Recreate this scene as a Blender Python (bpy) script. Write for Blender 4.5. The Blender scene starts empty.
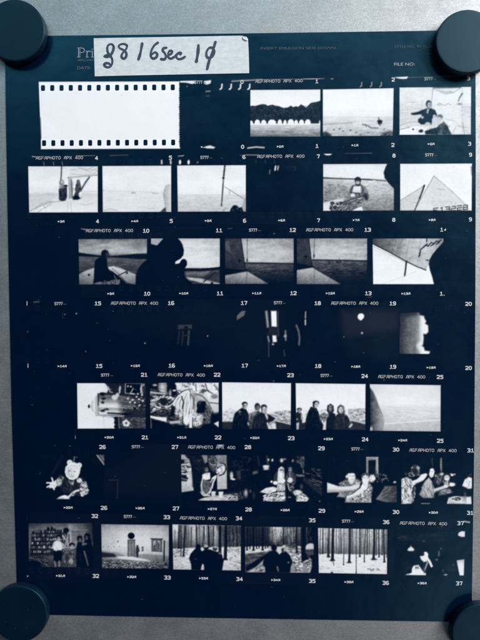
import bpy, math, random
import numpy as np
from mathutils import Euler, Vector

# ------------------------------------------------------------------ camera
sc = bpy.context.scene
FPX = 481.0                                   # focal length in pixels of the 480 x 640 photograph
CAM = Vector((0.00651, 0.01327, 0.24943))
ROT = Euler((-0.03052, 0.02505, -0.00440), 'XYZ')
cd = bpy.data.cameras.new('camera')
cam = bpy.data.objects.new('camera', cd)
sc.collection.objects.link(cam)
cam.location = CAM
cam.rotation_euler = ROT
cd.sensor_fit = 'VERTICAL'
cd.sensor_height = 24.0
cd.lens = 24.0 * FPX / 640.0
cd.clip_start = 0.005
cd.clip_end = 20.0
sc.camera = cam

# ------------------------------------------------------------------ world, lamps, exposure
world = bpy.data.worlds.new('World')
sc.world = world
world.use_nodes = True
bg = world.node_tree.nodes['Background']
bg.inputs[0].default_value = (0.20, 0.40, 0.75, 1)
bg.inputs[1].default_value = 0.06

def area(name, loc, target, sx, sy, power, color):
    l = bpy.data.lights.new(name, 'AREA')
    l.shape = 'RECTANGLE'
    l.size, l.size_y = sx, sy
    l.energy = power
    l.color = color
    o = bpy.data.objects.new(name, l)
    sc.collection.objects.link(o)
    o.location = loc
    d = Vector(target) - Vector(loc)
    o.rotation_euler = d.to_track_quat('-Z', 'Y').to_euler()
    return o
area('window_light', (1.66, 1.10, 1.06), (0, 0, 0), 1.0, 1.0, 95.0, (1.0, 0.975, 0.96))
area('blue_sheen_fill', (-0.30, 1.15, 1.1), (0, 0, 0), 1.6, 0.8, 9.5, (0.52, 0.88, 1.0))  # added bluish panel, mirrored as sheen along the top; no window known there
area('corner_sheen_fill', (0.60, 0.98, 1.0), (0, 0, 0), 1.1, 0.7, 4.2, (0.90, 0.95, 1.0))  # added fill that lifts the sheen at upper right, not a second window
area('room_light', (0.95, -0.95, 1.0), (0, 0, 0), 0.8, 0.8, 3.7, (1.0, 0.90, 0.87))

sc.view_settings.view_transform = 'Standard'
sc.view_settings.look = 'None'
sc.view_settings.exposure = 0.0
sc.view_settings.gamma = 1.0
sc.view_settings.use_curve_mapping = False

# ------------------------------------------------------------------ helpers
COL = sc.collection
RM = np.array(ROT.to_matrix())
CP = np.array(CAM)
rng = np.random.default_rng(7)
random.seed(7)

def plane(px, py, z=0.0):
    """the point of the level plane at height z that the photograph shows at px, py"""
    px = np.asarray(px, float); py = np.asarray(py, float)
    d = np.stack([(px - 240.0) / FPX, -(py - 320.0) / FPX, -np.ones_like(px)], -1) @ RM.T
    t = (z - CP[2]) / d[..., 2]
    return CP + d * t[..., None]

Z_BOARD = 0.0
Z_PAPER = 0.00032       # top of the photographic paper
Z_STRIP = Z_PAPER + 0.00004
Z_FRAME = Z_PAPER + 0.00008
Z_INK = Z_PAPER + 0.00012

def link(o, parent=None):
    COL.objects.link(o)
    if parent is not None:
        o.parent = parent
    return o

def mesh_obj(name, verts, faces, mat, parent=None, smooth=False):
    me = bpy.data.meshes.new(name)
    me.from_pydata([tuple(map(float, v)) for v in verts], [], faces)
    me.update()
    if smooth:
        me.polygons.foreach_set('use_smooth', [True] * len(me.polygons))
    me.materials.append(mat)
    return link(bpy.data.objects.new(name, me), parent)

def grid_obj(name, P, val, mat, parent):
    """P (h, w, 3) points, val (h, w, 3) printed colour of each point"""
    h, w = P.shape[:2]
    idx = np.arange(h * w).reshape(h, w)
    q = np.stack([idx[1:, :-1], idx[1:, 1:], idx[:-1, 1:], idx[:-1, :-1]], -1).reshape(-1, 4)
    me = bpy.data.meshes.new(name)
    me.vertices.add(h * w)
    me.vertices.foreach_set('co', P.reshape(-1).astype(np.float32))
    me.loops.add(q.size)
    me.loops.foreach_set('vertex_index', q.reshape(-1).astype(np.int32))
    me.polygons.add(len(q))
    me.polygons.foreach_set('loop_start', (np.arange(len(q)) * 4).astype(np.int32))
    me.update(calc_edges=True)
    at = me.color_attributes.new('print', 'FLOAT_COLOR', 'POINT')
    c = np.ones((h * w, 4), np.float32)
    c[:, :3] = val.reshape(-1, 3)
    at.data.foreach_set('color', c.reshape(-1))
    me.materials.append(mat)
    return link(bpy.data.objects.new(name, me), parent)

def thing(name, label, cat, group=None, loc=(0, 0, 0)):
    o = bpy.data.objects.new(name, None)
    o.empty_display_size = 0.01
    COL.objects.link(o)
    o.location = loc
    o['label'] = label; o['category'] = cat
    if group: o['group'] = group
    return o

# ------------------------------------------------------------------ materials
def new_mat(name):
    m = bpy.data.materials.new(name)
    m.use_nodes = True
    nt = m.node_tree
    return m, nt, nt.nodes['Principled BSDF']

def nd(nt, typ, **kw):
    n = nt.nodes.new(typ)
    for k, v in kw.items():
        setattr(n, k, v)
    return n

PAPER_BLACK = np.array([0.0003, 0.0036, 0.0160])
PAPER_WHITE = np.array([0.800, 0.785, 0.800])

def paper_surface(nt, b):
    """the sheen of glossy fibre paper: gentle waviness and fine grain"""
    tc = nd(nt, 'ShaderNodeTexCoord')
    n1 = nd(nt, 'ShaderNodeTexNoise'); n1.inputs['Scale'].default_value = 38; n1.inputs['Detail'].default_value = 3
    n2 = nd(nt, 'ShaderNodeTexNoise'); n2.inputs['Scale'].default_value = 1900; n2.inputs['Detail'].default_value = 2
    ge = nd(nt, 'ShaderNodeNewGeometry')
    nt.links.new(ge.outputs['Position'], n1.inputs['Vector'])
    nt.links.new(ge.outputs['Position'], n2.inputs['Vector'])
    b1 = nd(nt, 'ShaderNodeBump'); b1.inputs['Strength'].default_value = 0.35; b1.inputs['Distance'].default_value = 0.0012
    b2 = nd(nt, 'ShaderNodeBump'); b2.inputs['Strength'].default_value = 0.12; b2.inputs['Distance'].default_value = 0.0001
    nt.links.new(n1.outputs['Fac'], b1.inputs['Height'])
    nt.links.new(n2.outputs['Fac'], b2.inputs['Height'])
    nt.links.new(b1.outputs['Normal'], b2.inputs['Normal'])
    nt.links.new(b2.outputs['Normal'], b.inputs['Normal'])
    rr = nd(nt, 'ShaderNodeMapRange')
    rr.inputs['To Min'].default_value = 0.22; rr.inputs['To Max'].default_value = 0.40
    n3 = nd(nt, 'ShaderNodeTexNoise'); n3.inputs['Scale'].default_value = 120; n3.inputs['Detail'].default_value = 6; n3.inputs['Roughness'].default_value = 0.75
    nt.links.new(ge.outputs['Position'], n3.inputs['Vector'])
    mu = nd(nt, 'ShaderNodeMath', operation='MULTIPLY'); mu.inputs[1].default_value = 1.7
    nt.links.new(n1.outputs['Fac'], mu.inputs[0])
    ad = nd(nt, 'ShaderNodeMath', operation='MULTIPLY')
    nt.links.new(mu.outputs[0], ad.inputs[0]); nt.links.new(n3.outputs['Fac'], ad.inputs[1])
    nt.links.new(ad.outputs[0], rr.inputs['Value'])
    nt.links.new(rr.outputs['Result'], b.inputs['Roughness'])
    b.inputs['Specular IOR Level'].default_value = 0.45
    b.inputs['Specular Tint'].default_value = (0.16, 0.74, 1.0, 1)

def mat_print():
    m, nt, b = new_mat('photographic_print')
    a = nd(nt, 'ShaderNodeAttribute', attribute_name='print')
    nt.links.new(a.outputs['Color'], b.inputs['Base Color'])
    paper_surface(nt, b)
    return m

def mat_paper(name, col):
    m, nt, b = new_mat(name)
    b.inputs['Base Color'].default_value = (*col, 1)
    paper_surface(nt, b)
    return m

def mat_board():
    m, nt, b = new_mat('galvanised_steel')
    ge = nd(nt, 'ShaderNodeNewGeometry')
    def noise(scale, detail, rough=0.6, vec=None, sc3=None):
        n = nd(nt, 'ShaderNodeTexNoise')
        n.inputs['Scale'].default_value = scale; n.inputs['Detail'].default_value = detail
        n.inputs['Roughness'].default_value = rough
        src = ge.outputs['Position']
        if sc3 or vec:
            mp = nd(nt, 'ShaderNodeMapping')
            mp.inputs['Scale'].default_value = sc3 or (1, 1, 1)
            mp.inputs['Rotation'].default_value = vec or (0, 0, 0)
            nt.links.new(src, mp.inputs['Vector']); src = mp.outputs['Vector']
        nt.links.new(src, n.inputs['Vector'])
        return n.outputs['Fac']
    def mixc(fac, a, bb):
        x = nd(nt, 'ShaderNodeMix', data_type='RGBA')
        nt.links.new(fac, x.inputs['Factor'])
        for s, v in ((6, a), (7, bb)):
            if isinstance(v, tuple): x.inputs[s].default_value = (*v, 1)
            else: nt.links.new(v, x.inputs[s])
        return x.outputs[2]
    def rng_(fac, lo, hi, a=0.0, b_=1.0):
        r = nd(nt, 'ShaderNodeMapRange')
        r.inputs['From Min'].default_value = lo; r.inputs['From Max'].default_value = hi
        r.inputs['To Min'].default_value = a; r.inputs['To Max'].default_value = b_
        nt.links.new(fac, r.inputs['Value'])
        return r.outputs['Result']
    big = noise(22, 5)
    grain = noise(620, 5, 0.8)
    fleck = noise(210, 4, 0.75)
    cloud = noise(75, 4, 0.7)
    str1 = noise(60, 4, 0.7, (0, 0, math.radians(28)), (1.0, 55.0, 1.0))
    str2 = noise(50, 4, 0.7, (0, 0, math.radians(-38)), (1.0, 70.0, 1.0))
    str3 = noise(34, 3, 0.6, (0, 0, math.radians(72)), (1.0, 80.0, 1.0))
    c = mixc(rng_(big, 0.3, 0.7), (0.315, 0.323, 0.331), (0.385, 0.390, 0.395))
    c = mixc(rng_(cloud, 0.42, 0.72, 0, 0.30), c, (0.24, 0.25, 0.26))
    c = mixc(rng_(grain, 0.42, 0.64, 0, 0.50), c, (0.205, 0.213, 0.221))
    c = mixc(rng_(fleck, 0.54, 0.70, 0, 0.32), c, (0.50, 0.505, 0.51))
    speck = noise(1500, 3, 0.7)
    c = mixc(rng_(speck, 0.48, 0.64, 0, 0.42), c, (0.20, 0.208, 0.216))
    c = mixc(rng_(speck, 0.46, 0.32, 0, 0.30), c, (0.55, 0.555, 0.56))
    c = mixc(rng_(str1, 0.635, 0.67, 0, 0.50), c, (0.60, 0.605, 0.61))
    c = mixc(rng_(str2, 0.645, 0.68, 0, 0.45), c, (0.58, 0.585, 0.59))
    c = mixc(rng_(str3, 0.64, 0.67, 0, 0.40), c, (0.19, 0.195, 0.20))
    nt.links.new(c, b.inputs['Base Color'])
    b.inputs['Metallic'].default_value = 0.86
    nt.links.new(rng_(cloud, 0.3, 0.7, 0.46, 0.62), b.inputs['Roughness'])
    bp = nd(nt, 'ShaderNodeBump'); bp.inputs['Strength'].default_value = 0.25; bp.inputs['Distance'].default_value = 0.0002
    nt.links.new(grain, bp.inputs['Height'])
    nt.links.new(bp.outputs['Normal'], b.inputs['Normal'])
    return m

def mat_magnet():
    m, nt, b = new_mat('matte_plastic')
    ge = nd(nt, 'ShaderNodeNewGeometry')
    n = nd(nt, 'ShaderNodeTexNoise'); n.inputs['Scale'].default_value = 1500; n.inputs['Detail'].default_value = 2
    n2 = nd(nt, 'ShaderNodeTexNoise'); n2.inputs['Scale'].default_value = 90; n2.inputs['Detail'].default_value = 5
    nt.links.new(ge.outputs['Position'], n.inputs['Vector']); nt.links.new(ge.outputs['Position'], n2.inputs['Vector'])
    mx = nd(nt, 'ShaderNodeMix', data_type='RGBA')
    mx.inputs[6].default_value = (0.0005, 0.0045, 0.0140, 1); mx.inputs[7].default_value = (0.0008, 0.0060, 0.0165, 1)
    nt.links.new(n2.outputs['Fac'], mx.inputs[0]); nt.links.new(mx.outputs[2], b.inputs['Base Color'])
    bp = nd(nt, 'ShaderNodeBump'); bp.inputs['Strength'].default_value = 0.08; bp.inputs['Distance'].default_value = 0.0001
    nt.links.new(n.outputs['Fac'], bp.inputs['Height']); nt.links.new(bp.outputs['Normal'], b.inputs['Normal'])
    n4 = nd(nt, 'ShaderNodeTexNoise'); n4.inputs['Scale'].default_value = 800; n4.inputs['Detail'].default_value = 2
    nt.links.new(ge.outputs['Position'], n4.inputs['Vector'])
    du = nd(nt, 'ShaderNodeMapRange'); du.inputs['From Min'].default_value = 0.72; du.inputs['From Max'].default_value = 0.80; du.inputs['To Max'].default_value = 0.5
    nt.links.new(n4.outputs['Fac'], du.inputs['Value'])
    m2 = nd(nt, 'ShaderNodeMix', data_type='RGBA'); m2.inputs[7].default_value = (0.05, 0.07, 0.085, 1)
    nt.links.new(du.outputs['Result'], m2.inputs[0]); nt.links.new(mx.outputs[2], m2.inputs[6]); nt.links.new(m2.outputs[2], b.inputs['Base Color'])
    r2 = nd(nt, 'ShaderNodeMapRange'); r2.inputs['From Min'].default_value = 0.3; r2.inputs['From Max'].default_value = 0.7; r2.inputs['To Min'].default_value = 0.40; r2.inputs['To Max'].default_value = 0.56
    nt.links.new(n2.outputs['Fac'], r2.inputs['Value']); nt.links.new(r2.outputs['Result'], b.inputs['Roughness'])
    b.inputs['Specular IOR Level'].default_value = 0.33
    b.inputs['Specular Tint'].default_value = (0.30, 0.78, 1.0, 1)
    return m

def mat_label():
    m, nt, b = new_mat('label_paper')
    ge = nd(nt, 'ShaderNodeNewGeometry')
    mp = nd(nt, 'ShaderNodeMapping'); mp.inputs['Scale'].default_value = (1, 1.9, 1)
    n = nd(nt, 'ShaderNodeTexNoise'); n.inputs['Scale'].default_value = 230; n.inputs['Detail'].default_value = 6; n.inputs['Roughness'].default_value = 0.7
    nt.links.new(ge.outputs['Position'], mp.inputs['Vector']); nt.links.new(mp.outputs['Vector'], n.inputs['Vector'])
    r = nd(nt, 'ShaderNodeMapRange'); r.inputs['From Min'].default_value = 0.3; r.inputs['From Max'].default_value = 0.7
    nt.links.new(n.outputs['Fac'], r.inputs['Value'])
    mx = nd(nt, 'ShaderNodeMix', data_type='RGBA')
    mx.inputs[6].default_value = (0.44, 0.465, 0.49, 1); mx.inputs[7].default_value = (0.585, 0.61, 0.635, 1)
    nt.links.new(r.outputs['Result'], mx.inputs[0]); nt.links.new(mx.outputs[2], b.inputs['Base Color'])
    bp = nd(nt, 'ShaderNodeBump'); bp.inputs['Strength'].default_value = 0.3; bp.inputs['Distance'].default_value = 0.0002
    nt.links.new(n.outputs['Fac'], bp.inputs['Height']); nt.links.new(bp.outputs['Normal'], b.inputs['Normal'])
    b.inputs['Roughness'].default_value = 0.7
    return m

def mat_marker():
    m, nt, b = new_mat('marker_ink')
    ge = nd(nt, 'ShaderNodeNewGeometry')
    n = nd(nt, 'ShaderNodeTexNoise'); n.inputs['Scale'].default_value = 420; n.inputs['Detail'].default_value = 3
    nt.links.new(ge.outputs['Position'], n.inputs['Vector'])
    mx = nd(nt, 'ShaderNodeMix', data_type='RGBA')
    mx.inputs[6].default_value = (0.004, 0.014, 0.034, 1); mx.inputs[7].default_value = (0.030, 0.050, 0.085, 1)
    nt.links.new(n.outputs['Fac'], mx.inputs[0]); nt.links.new(mx.outputs[2], b.inputs['Base Color'])
    b.inputs['Roughness'].default_value = 0.55
    return m

def tone(v):
    """grey value as seen in a print (0..255) to the reflectance of the paper"""
    def lin(x):
        x = np.asarray(x, float) / 255.0
        return np.where(x <= 0.04045, x / 12.92, ((x + 0.055) / 1.055) ** 2.4)
    t = np.clip((lin(np.clip(v, 0, 255)) - lin(20)) / (lin(243) - lin(20)), 0, 1)[..., None]
    return PAPER_BLACK + (PAPER_WHITE - PAPER_BLACK) * t

M_PRINT = mat_print()
M_BLACK = mat_paper('paper_black', PAPER_BLACK)
M_WHITE = mat_paper('paper_white', PAPER_WHITE)
M_LETTER = mat_paper('paper_lettering', tone(np.array(206.0)))
M_DIM = mat_paper('paper_dim_lettering', tone(np.array(172.0)))
M_FAINT = mat_paper('paper_faint_lettering', tone(np.array(98.0)))
M_BOARD = mat_board()
M_MAGNET = mat_magnet()
M_LABEL = mat_label()
M_MARKER = mat_marker()

# ------------------------------------------------------------------ the steel board
def build_board():
    x0, x1, y0, y1, d = -0.36, 0.36, -0.42, 0.42, 0.004
    v = [(x0, y0, -d), (x1, y0, -d), (x1, y1, -d), (x0, y1, -d), (x0, y0, 0), (x1, y0, 0), (x1, y1, 0), (x0, y1, 0)]
    f = [(3, 2, 1, 0), (4, 5, 6, 7), (0, 1, 5, 4), (1, 2, 6, 5), (2, 3, 7, 6), (3, 0, 4, 7)]
    o = mesh_obj('steel_board', v, f, M_BOARD)
    o['kind'] = 'structure'
    o['label'] = 'scratched grey steel board under the contact sheet'
build_board()

# ------------------------------------------------------------------ the contact sheet
SHEET = thing('contact_sheet', 'dark blue-black photographic contact sheet with seven strips of small pictures', 'contact sheet')

def build_paper():
    # outline of the paper, clockwise from the top left corner
    pts = [(4.8, 36.1), (120, 35.0), (240, 33.4), (360, 31.7), (475.4, 30.0), (475.8, 150), (475.4, 300), (474.2, 450),
           (471.6, 622.0), (390, 620.8), (280, 619.0), (160, 617.0), (50, 614.8), (17.9, 613.9), (16.6, 575), (11.4, 400), (7.3, 200), (5.6, 100)]
    top = plane([p[0] for p in pts], [p[1] for p in pts], Z_PAPER)
    n = len(pts)
    bot = top.copy(); bot[:, 2] = 0.00003
    v = list(top) + list(bot)
    f = [tuple(range(n - 1, -1, -1)), tuple(range(n, 2 * n))]
    for i in range(n):
        j = (i + 1) % n
        f.append((i, j, n + j, n + i))
    mesh_obj('paper', v, f, M_BLACK, SHEET)
build_paper()

# --- a small painting kit: shapes are laid into an array that becomes the print of one frame
def vnoise(X, Y, sx, sy, seed):
    r = np.random.default_rng(seed)
    g = r.random((64, 64))
    u = X / sx; v = Y / sy
    iu = np.floor(u).astype(int); iv = np.floor(v).astype(int)
    fu = u - iu; fv = v - iv
    fu = fu * fu * (3 - 2 * fu); fv = fv * fv * (3 - 2 * fv)
    a = g[iv % 64, iu % 64]; b = g[iv % 64, (iu + 1) % 64]
    c = g[(iv + 1) % 64, iu % 64]; d = g[(iv + 1) % 64, (iu + 1) % 64]
    return (a * (1 - fu) + b * fu) * (1 - fv) + (c * (1 - fu) + d * fu) * fv

def sdf_poly(X, Y, pts):
    d = np.full(X.shape, 1e18); s = np.ones(X.shape)
    n = len(pts)
    for i in range(n):
        ax, ay = pts[i]; bx, by = pts[i - 1]
        ex, ey = bx - ax, by - ay
        wx, wy = X - ax, Y - ay
        t = np.clip((wx * ex + wy * ey) / (ex * ex + ey * ey + 1e-9), 0, 1)
        d = np.minimum(d, (wx - ex * t) ** 2 + (wy - ey * t) ** 2)
        c1 = Y >= ay; c2 = Y < by; c3 = ex * wy > ey * wx
        s = np.where((c1 & c2 & c3) | (~c1 & ~c2 & ~c3), -s, s)
    return s * np.sqrt(d)

class Frame:
    def __init__(self, box, quad, fill=20, res=1.9):
        self.s = 480.0 / (box[2] - box[0]); self.box = box
        w = int((abs(quad[1][0] - quad[0][0])) / self.s * res); h = int((abs(quad[3][1] - quad[0][1])) / self.s * res)
        u, v = np.meshgrid(np.linspace(0, 1, w), np.linspace(0, 1, h))
        q = np.array(quad, float)
        P = ((1 - u) * (1 - v))[..., None] * q[0] + (u * (1 - v))[..., None] * q[1] + (u * v)[..., None] * q[2] + ((1 - u) * v)[..., None] * q[3]
        self.X, self.Y = P[..., 0], P[..., 1]
        self.u, self.v = u, v
        self.V = np.full(u.shape, float(fill))
        self.seed = int(box[0] * 7 + box[1] * 13)
        self.pale = False
    def nz(self, sx, sy):
        self.seed += 1
        return vnoise(self.X + 1000, self.Y + 1000, sx, sy, self.seed) * 2 - 1
    def put(self, m, v, a=1.0):
        self.V = self.V * (1 - m * a) + v * m * a
        return self
    def vg(self, stops):
        y = [s[0] for s in stops]; v = [s[1] for s in stops]
        self.V = np.interp(self.Y, y, v); return self
    def mask(self, pts, soft=3.0):
        return np.clip(0.5 - sdf_poly(self.X, self.Y, pts) / (2 * soft), 0, 1)
    def p(self, pts, v, soft=3.0, a=1.0):
        return self.put(self.mask(pts, soft), v, a)
    def t(self, pts, lo, hi, sx, sy, soft=3.0, k=1.6, a=1.0):
        """polygon filled with blotches between two greys"""
        n = self.nz(sx, sy) * 0.5 + self.nz(sx * .5, sy * .55) * 0.42 + self.nz(sx * .26, sy * .3) * 0.34
        return self.put(self.mask(pts, soft), lo + (hi - lo) * np.clip(0.5 + n * k * 0.5, 0, 1), a)
    def g(self, pts, stops, axis='y', soft=3.0, a=1.0):
        c = self.Y if axis == 'y' else self.X
        return self.put(self.mask(pts, soft), np.interp(c, [s[0] for s in stops], [s[1] for s in stops]), a)
    def e(self, cx, cy, rx, ry, v, soft=3.0, a=1.0, rot=0.0):
        c, s = math.cos(math.radians(rot)), math.sin(math.radians(rot))
        dx, dy = self.X - cx, self.Y - cy
        x = dx * c + dy * s; y = -dx * s + dy * c
        r = np.sqrt((x / rx) ** 2 + (y / ry) ** 2)
        return self.put(np.clip(0.5 - (r - 1) * min(rx, ry) / (2 * soft), 0, 1), v, a)
    def l(self, pts, w, v, soft=2.5, a=1.0):
        d = np.full(self.X.shape, 1e18)
        for (ax, ay), (bx, by) in zip(pts[:-1], pts[1:]):
            ex, ey = bx - ax, by - ay
            t = np.clip(((self.X - ax) * ex + (self.Y - ay) * ey) / (ex * ex + ey * ey + 1e-9), 0, 1)
            d = np.minimum(d, (self.X - ax - ex * t) ** 2 + (self.Y - ay - ey * t) ** 2)
        return self.put(np.clip(0.5 - (np.sqrt(d) - w / 2) / (2 * soft), 0, 1), v, a)
    def n(self, amp, sx, sy, pts=None, soft=5):
        m = 1.0 if pts is None else self.mask(pts, soft)
        self.V = self.V + amp * self.nz(sx, sy) * m; return self
    def dabs(self, pts, n, v0, v1, w, ln, ang, spread):
        """short brush strokes of mixed greys scattered inside a polygon"""
        self.seed += 1
        r = random.Random(self.seed)
        xs = [p[0] for p in pts]; ys = [p[1] for p in pts]
        k = 0
        while k < n:
            x, y = r.uniform(min(xs), max(xs)), r.uniform(min(ys), max(ys))
            if sdf_poly(np.array([x]), np.array([y]), pts)[0] > 0: continue
            a = math.radians(ang + r.uniform(-spread, spread)); L = ln * r.uniform(.3, .7)
            self.l([(x - L * math.cos(a), y - L * math.sin(a)), (x + L * math.cos(a), y + L * math.sin(a))], w * r.uniform(.7, 1.3), r.choice((r.uniform(v0, v1), v0, v1)), 1.8, r.uniform(.7, 1.0))
            k += 1
        return self
    def vig(self, k):
        self.V = self.V * (1 - k * ((self.u - .5) ** 2 + (self.v - .5) ** 2) * 2); return self
    def build(self, parent, grain=5.0, soft=True):
        def blur(A):
            k = (0.17, 0.66, 0.17)
            P = np.pad(A, 1, mode='edge')
            A = k[0] * P[:-2, 1:-1] + k[1] * P[1:-1, 1:-1] + k[2] * P[2:, 1:-1]
            P = np.pad(A, 1, mode='edge')
            return k[0] * P[1:-1, :-2] + k[1] * P[1:-1, 1:-1] + k[2] * P[1:-1, 2:]
        if soft:                          # uneven tone and detail inside every grey, then the enlarger's softness
            q = np.clip(self.V / 255, 0, 1); mid = (4 * q * (1 - q)) ** 1.5
            z = 2.2 * self.s
            self.V = self.V + mid * (self.nz(z * 2.2, z * 2.2) * 6 + self.nz(z, z) * 6 + self.nz(z * .5, z * .5) * 7)
            self.V = blur(self.V)
            if self.pale:                 # thin negatives print as light greys with gentle steps
                self.V = 244 - (244 - self.V) * 1.3
            else:                         # hard paper: shadows close up, highlights keep a shoulder
                self.V = np.interp(self.V, [0, 20, 60, 100, 150, 200, 225, 240, 255], [0, 19, 58, 104, 168, 220, 233, 240, 244])
        lum = np.clip(self.V / 255, 0, 1)
        g = blur(np.random.default_rng(self.seed + 5).normal(0, 1.6, self.V.shape))
        V = np.clip(self.V + g * grain * (0.2 + 2.6 * lum * (1 - lum)), 0, 244)
        # the exposed frame ends softly at the picture gate
        e = np.minimum(np.minimum(self.u, 1 - self.u) * self.V.shape[1], np.minimum(self.v, 1 - self.v) * self.V.shape[0])
        V = V * np.clip(0.55 + e * 0.3, 0, 1)
        px = self.X / self.s + self.box[0]; py = self.Y / self.s + self.box[1]
        return grid_obj('photo_frame', plane(px, py, Z_FRAME), tone(V), M_PRINT, parent)

# --- the film strips: each a band of the print
STRIP_BAND = {   # left x, right x, (top, bottom) at the left, (top, bottom) at the right
    1: (38, 473.5, (81.3, 151.6), (75.2, 149.0)), 2: (26, 474, (153.4, 225.6), (150.4, 224.0)),
    3: (76, 447, (227.0, 297.8), (225.6, 297.4)), 4: (24, 473.6, (299.4, 369.8), (299.8, 371.6)),
    5: (74, 445, (371.0, 441.2), (373.0, 445.2)), 6: (30, 472.4, (442.6, 511.4), (446.4, 517.2)),
    7: (27, 470, (512.4, 580.0), (518.6, 588.0))}
STRIPS = {}
class Band(Frame):
    def __init__(self, row):
        x0, x1, (a, b), (c, d) = STRIP_BAND[row]
        Frame.__init__(self, (0, 0, 480, 640), [(x0, a), (x1, c), (x1, d), (x0, b)], 20, 1.5)
        self.seed = 900 + row
        self.row = row
    def build(self):
        # a breath of fog on the film base, faint perforations along both edges
        x0, x1, (a, b), (c, d) = STRIP_BAND[self.row]
        ph = random.uniform(0, 9)
        k = np.mod(self.X - x0 + ph, 9.32) - 4.66
        hgt = (b - a)
        for v0 in (9.2, hgt - 9.6):
            dy = self.v * hgt - v0
            dd = np.maximum(np.abs(k) - 1.5, np.abs(dy) - 2.2)
            ring = np.clip(1 - np.abs(dd) / 0.55, 0, 1)
            fade = np.clip(self.nz(60, 400) * 0.9 + 0.15, 0, 1)
            self.V += ring * fade * 11
        self.V += np.clip(self.nz(90, 40), 0, 1) * 5 * np.clip(self.u * (1 - self.u) * 30, 0, 1)
        o = grid_obj('film_strip', plane(self.X, self.Y, Z_STRIP), tone(self.V), M_PRINT, SHEET)
        STRIPS[self.row] = o
        return o

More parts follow.
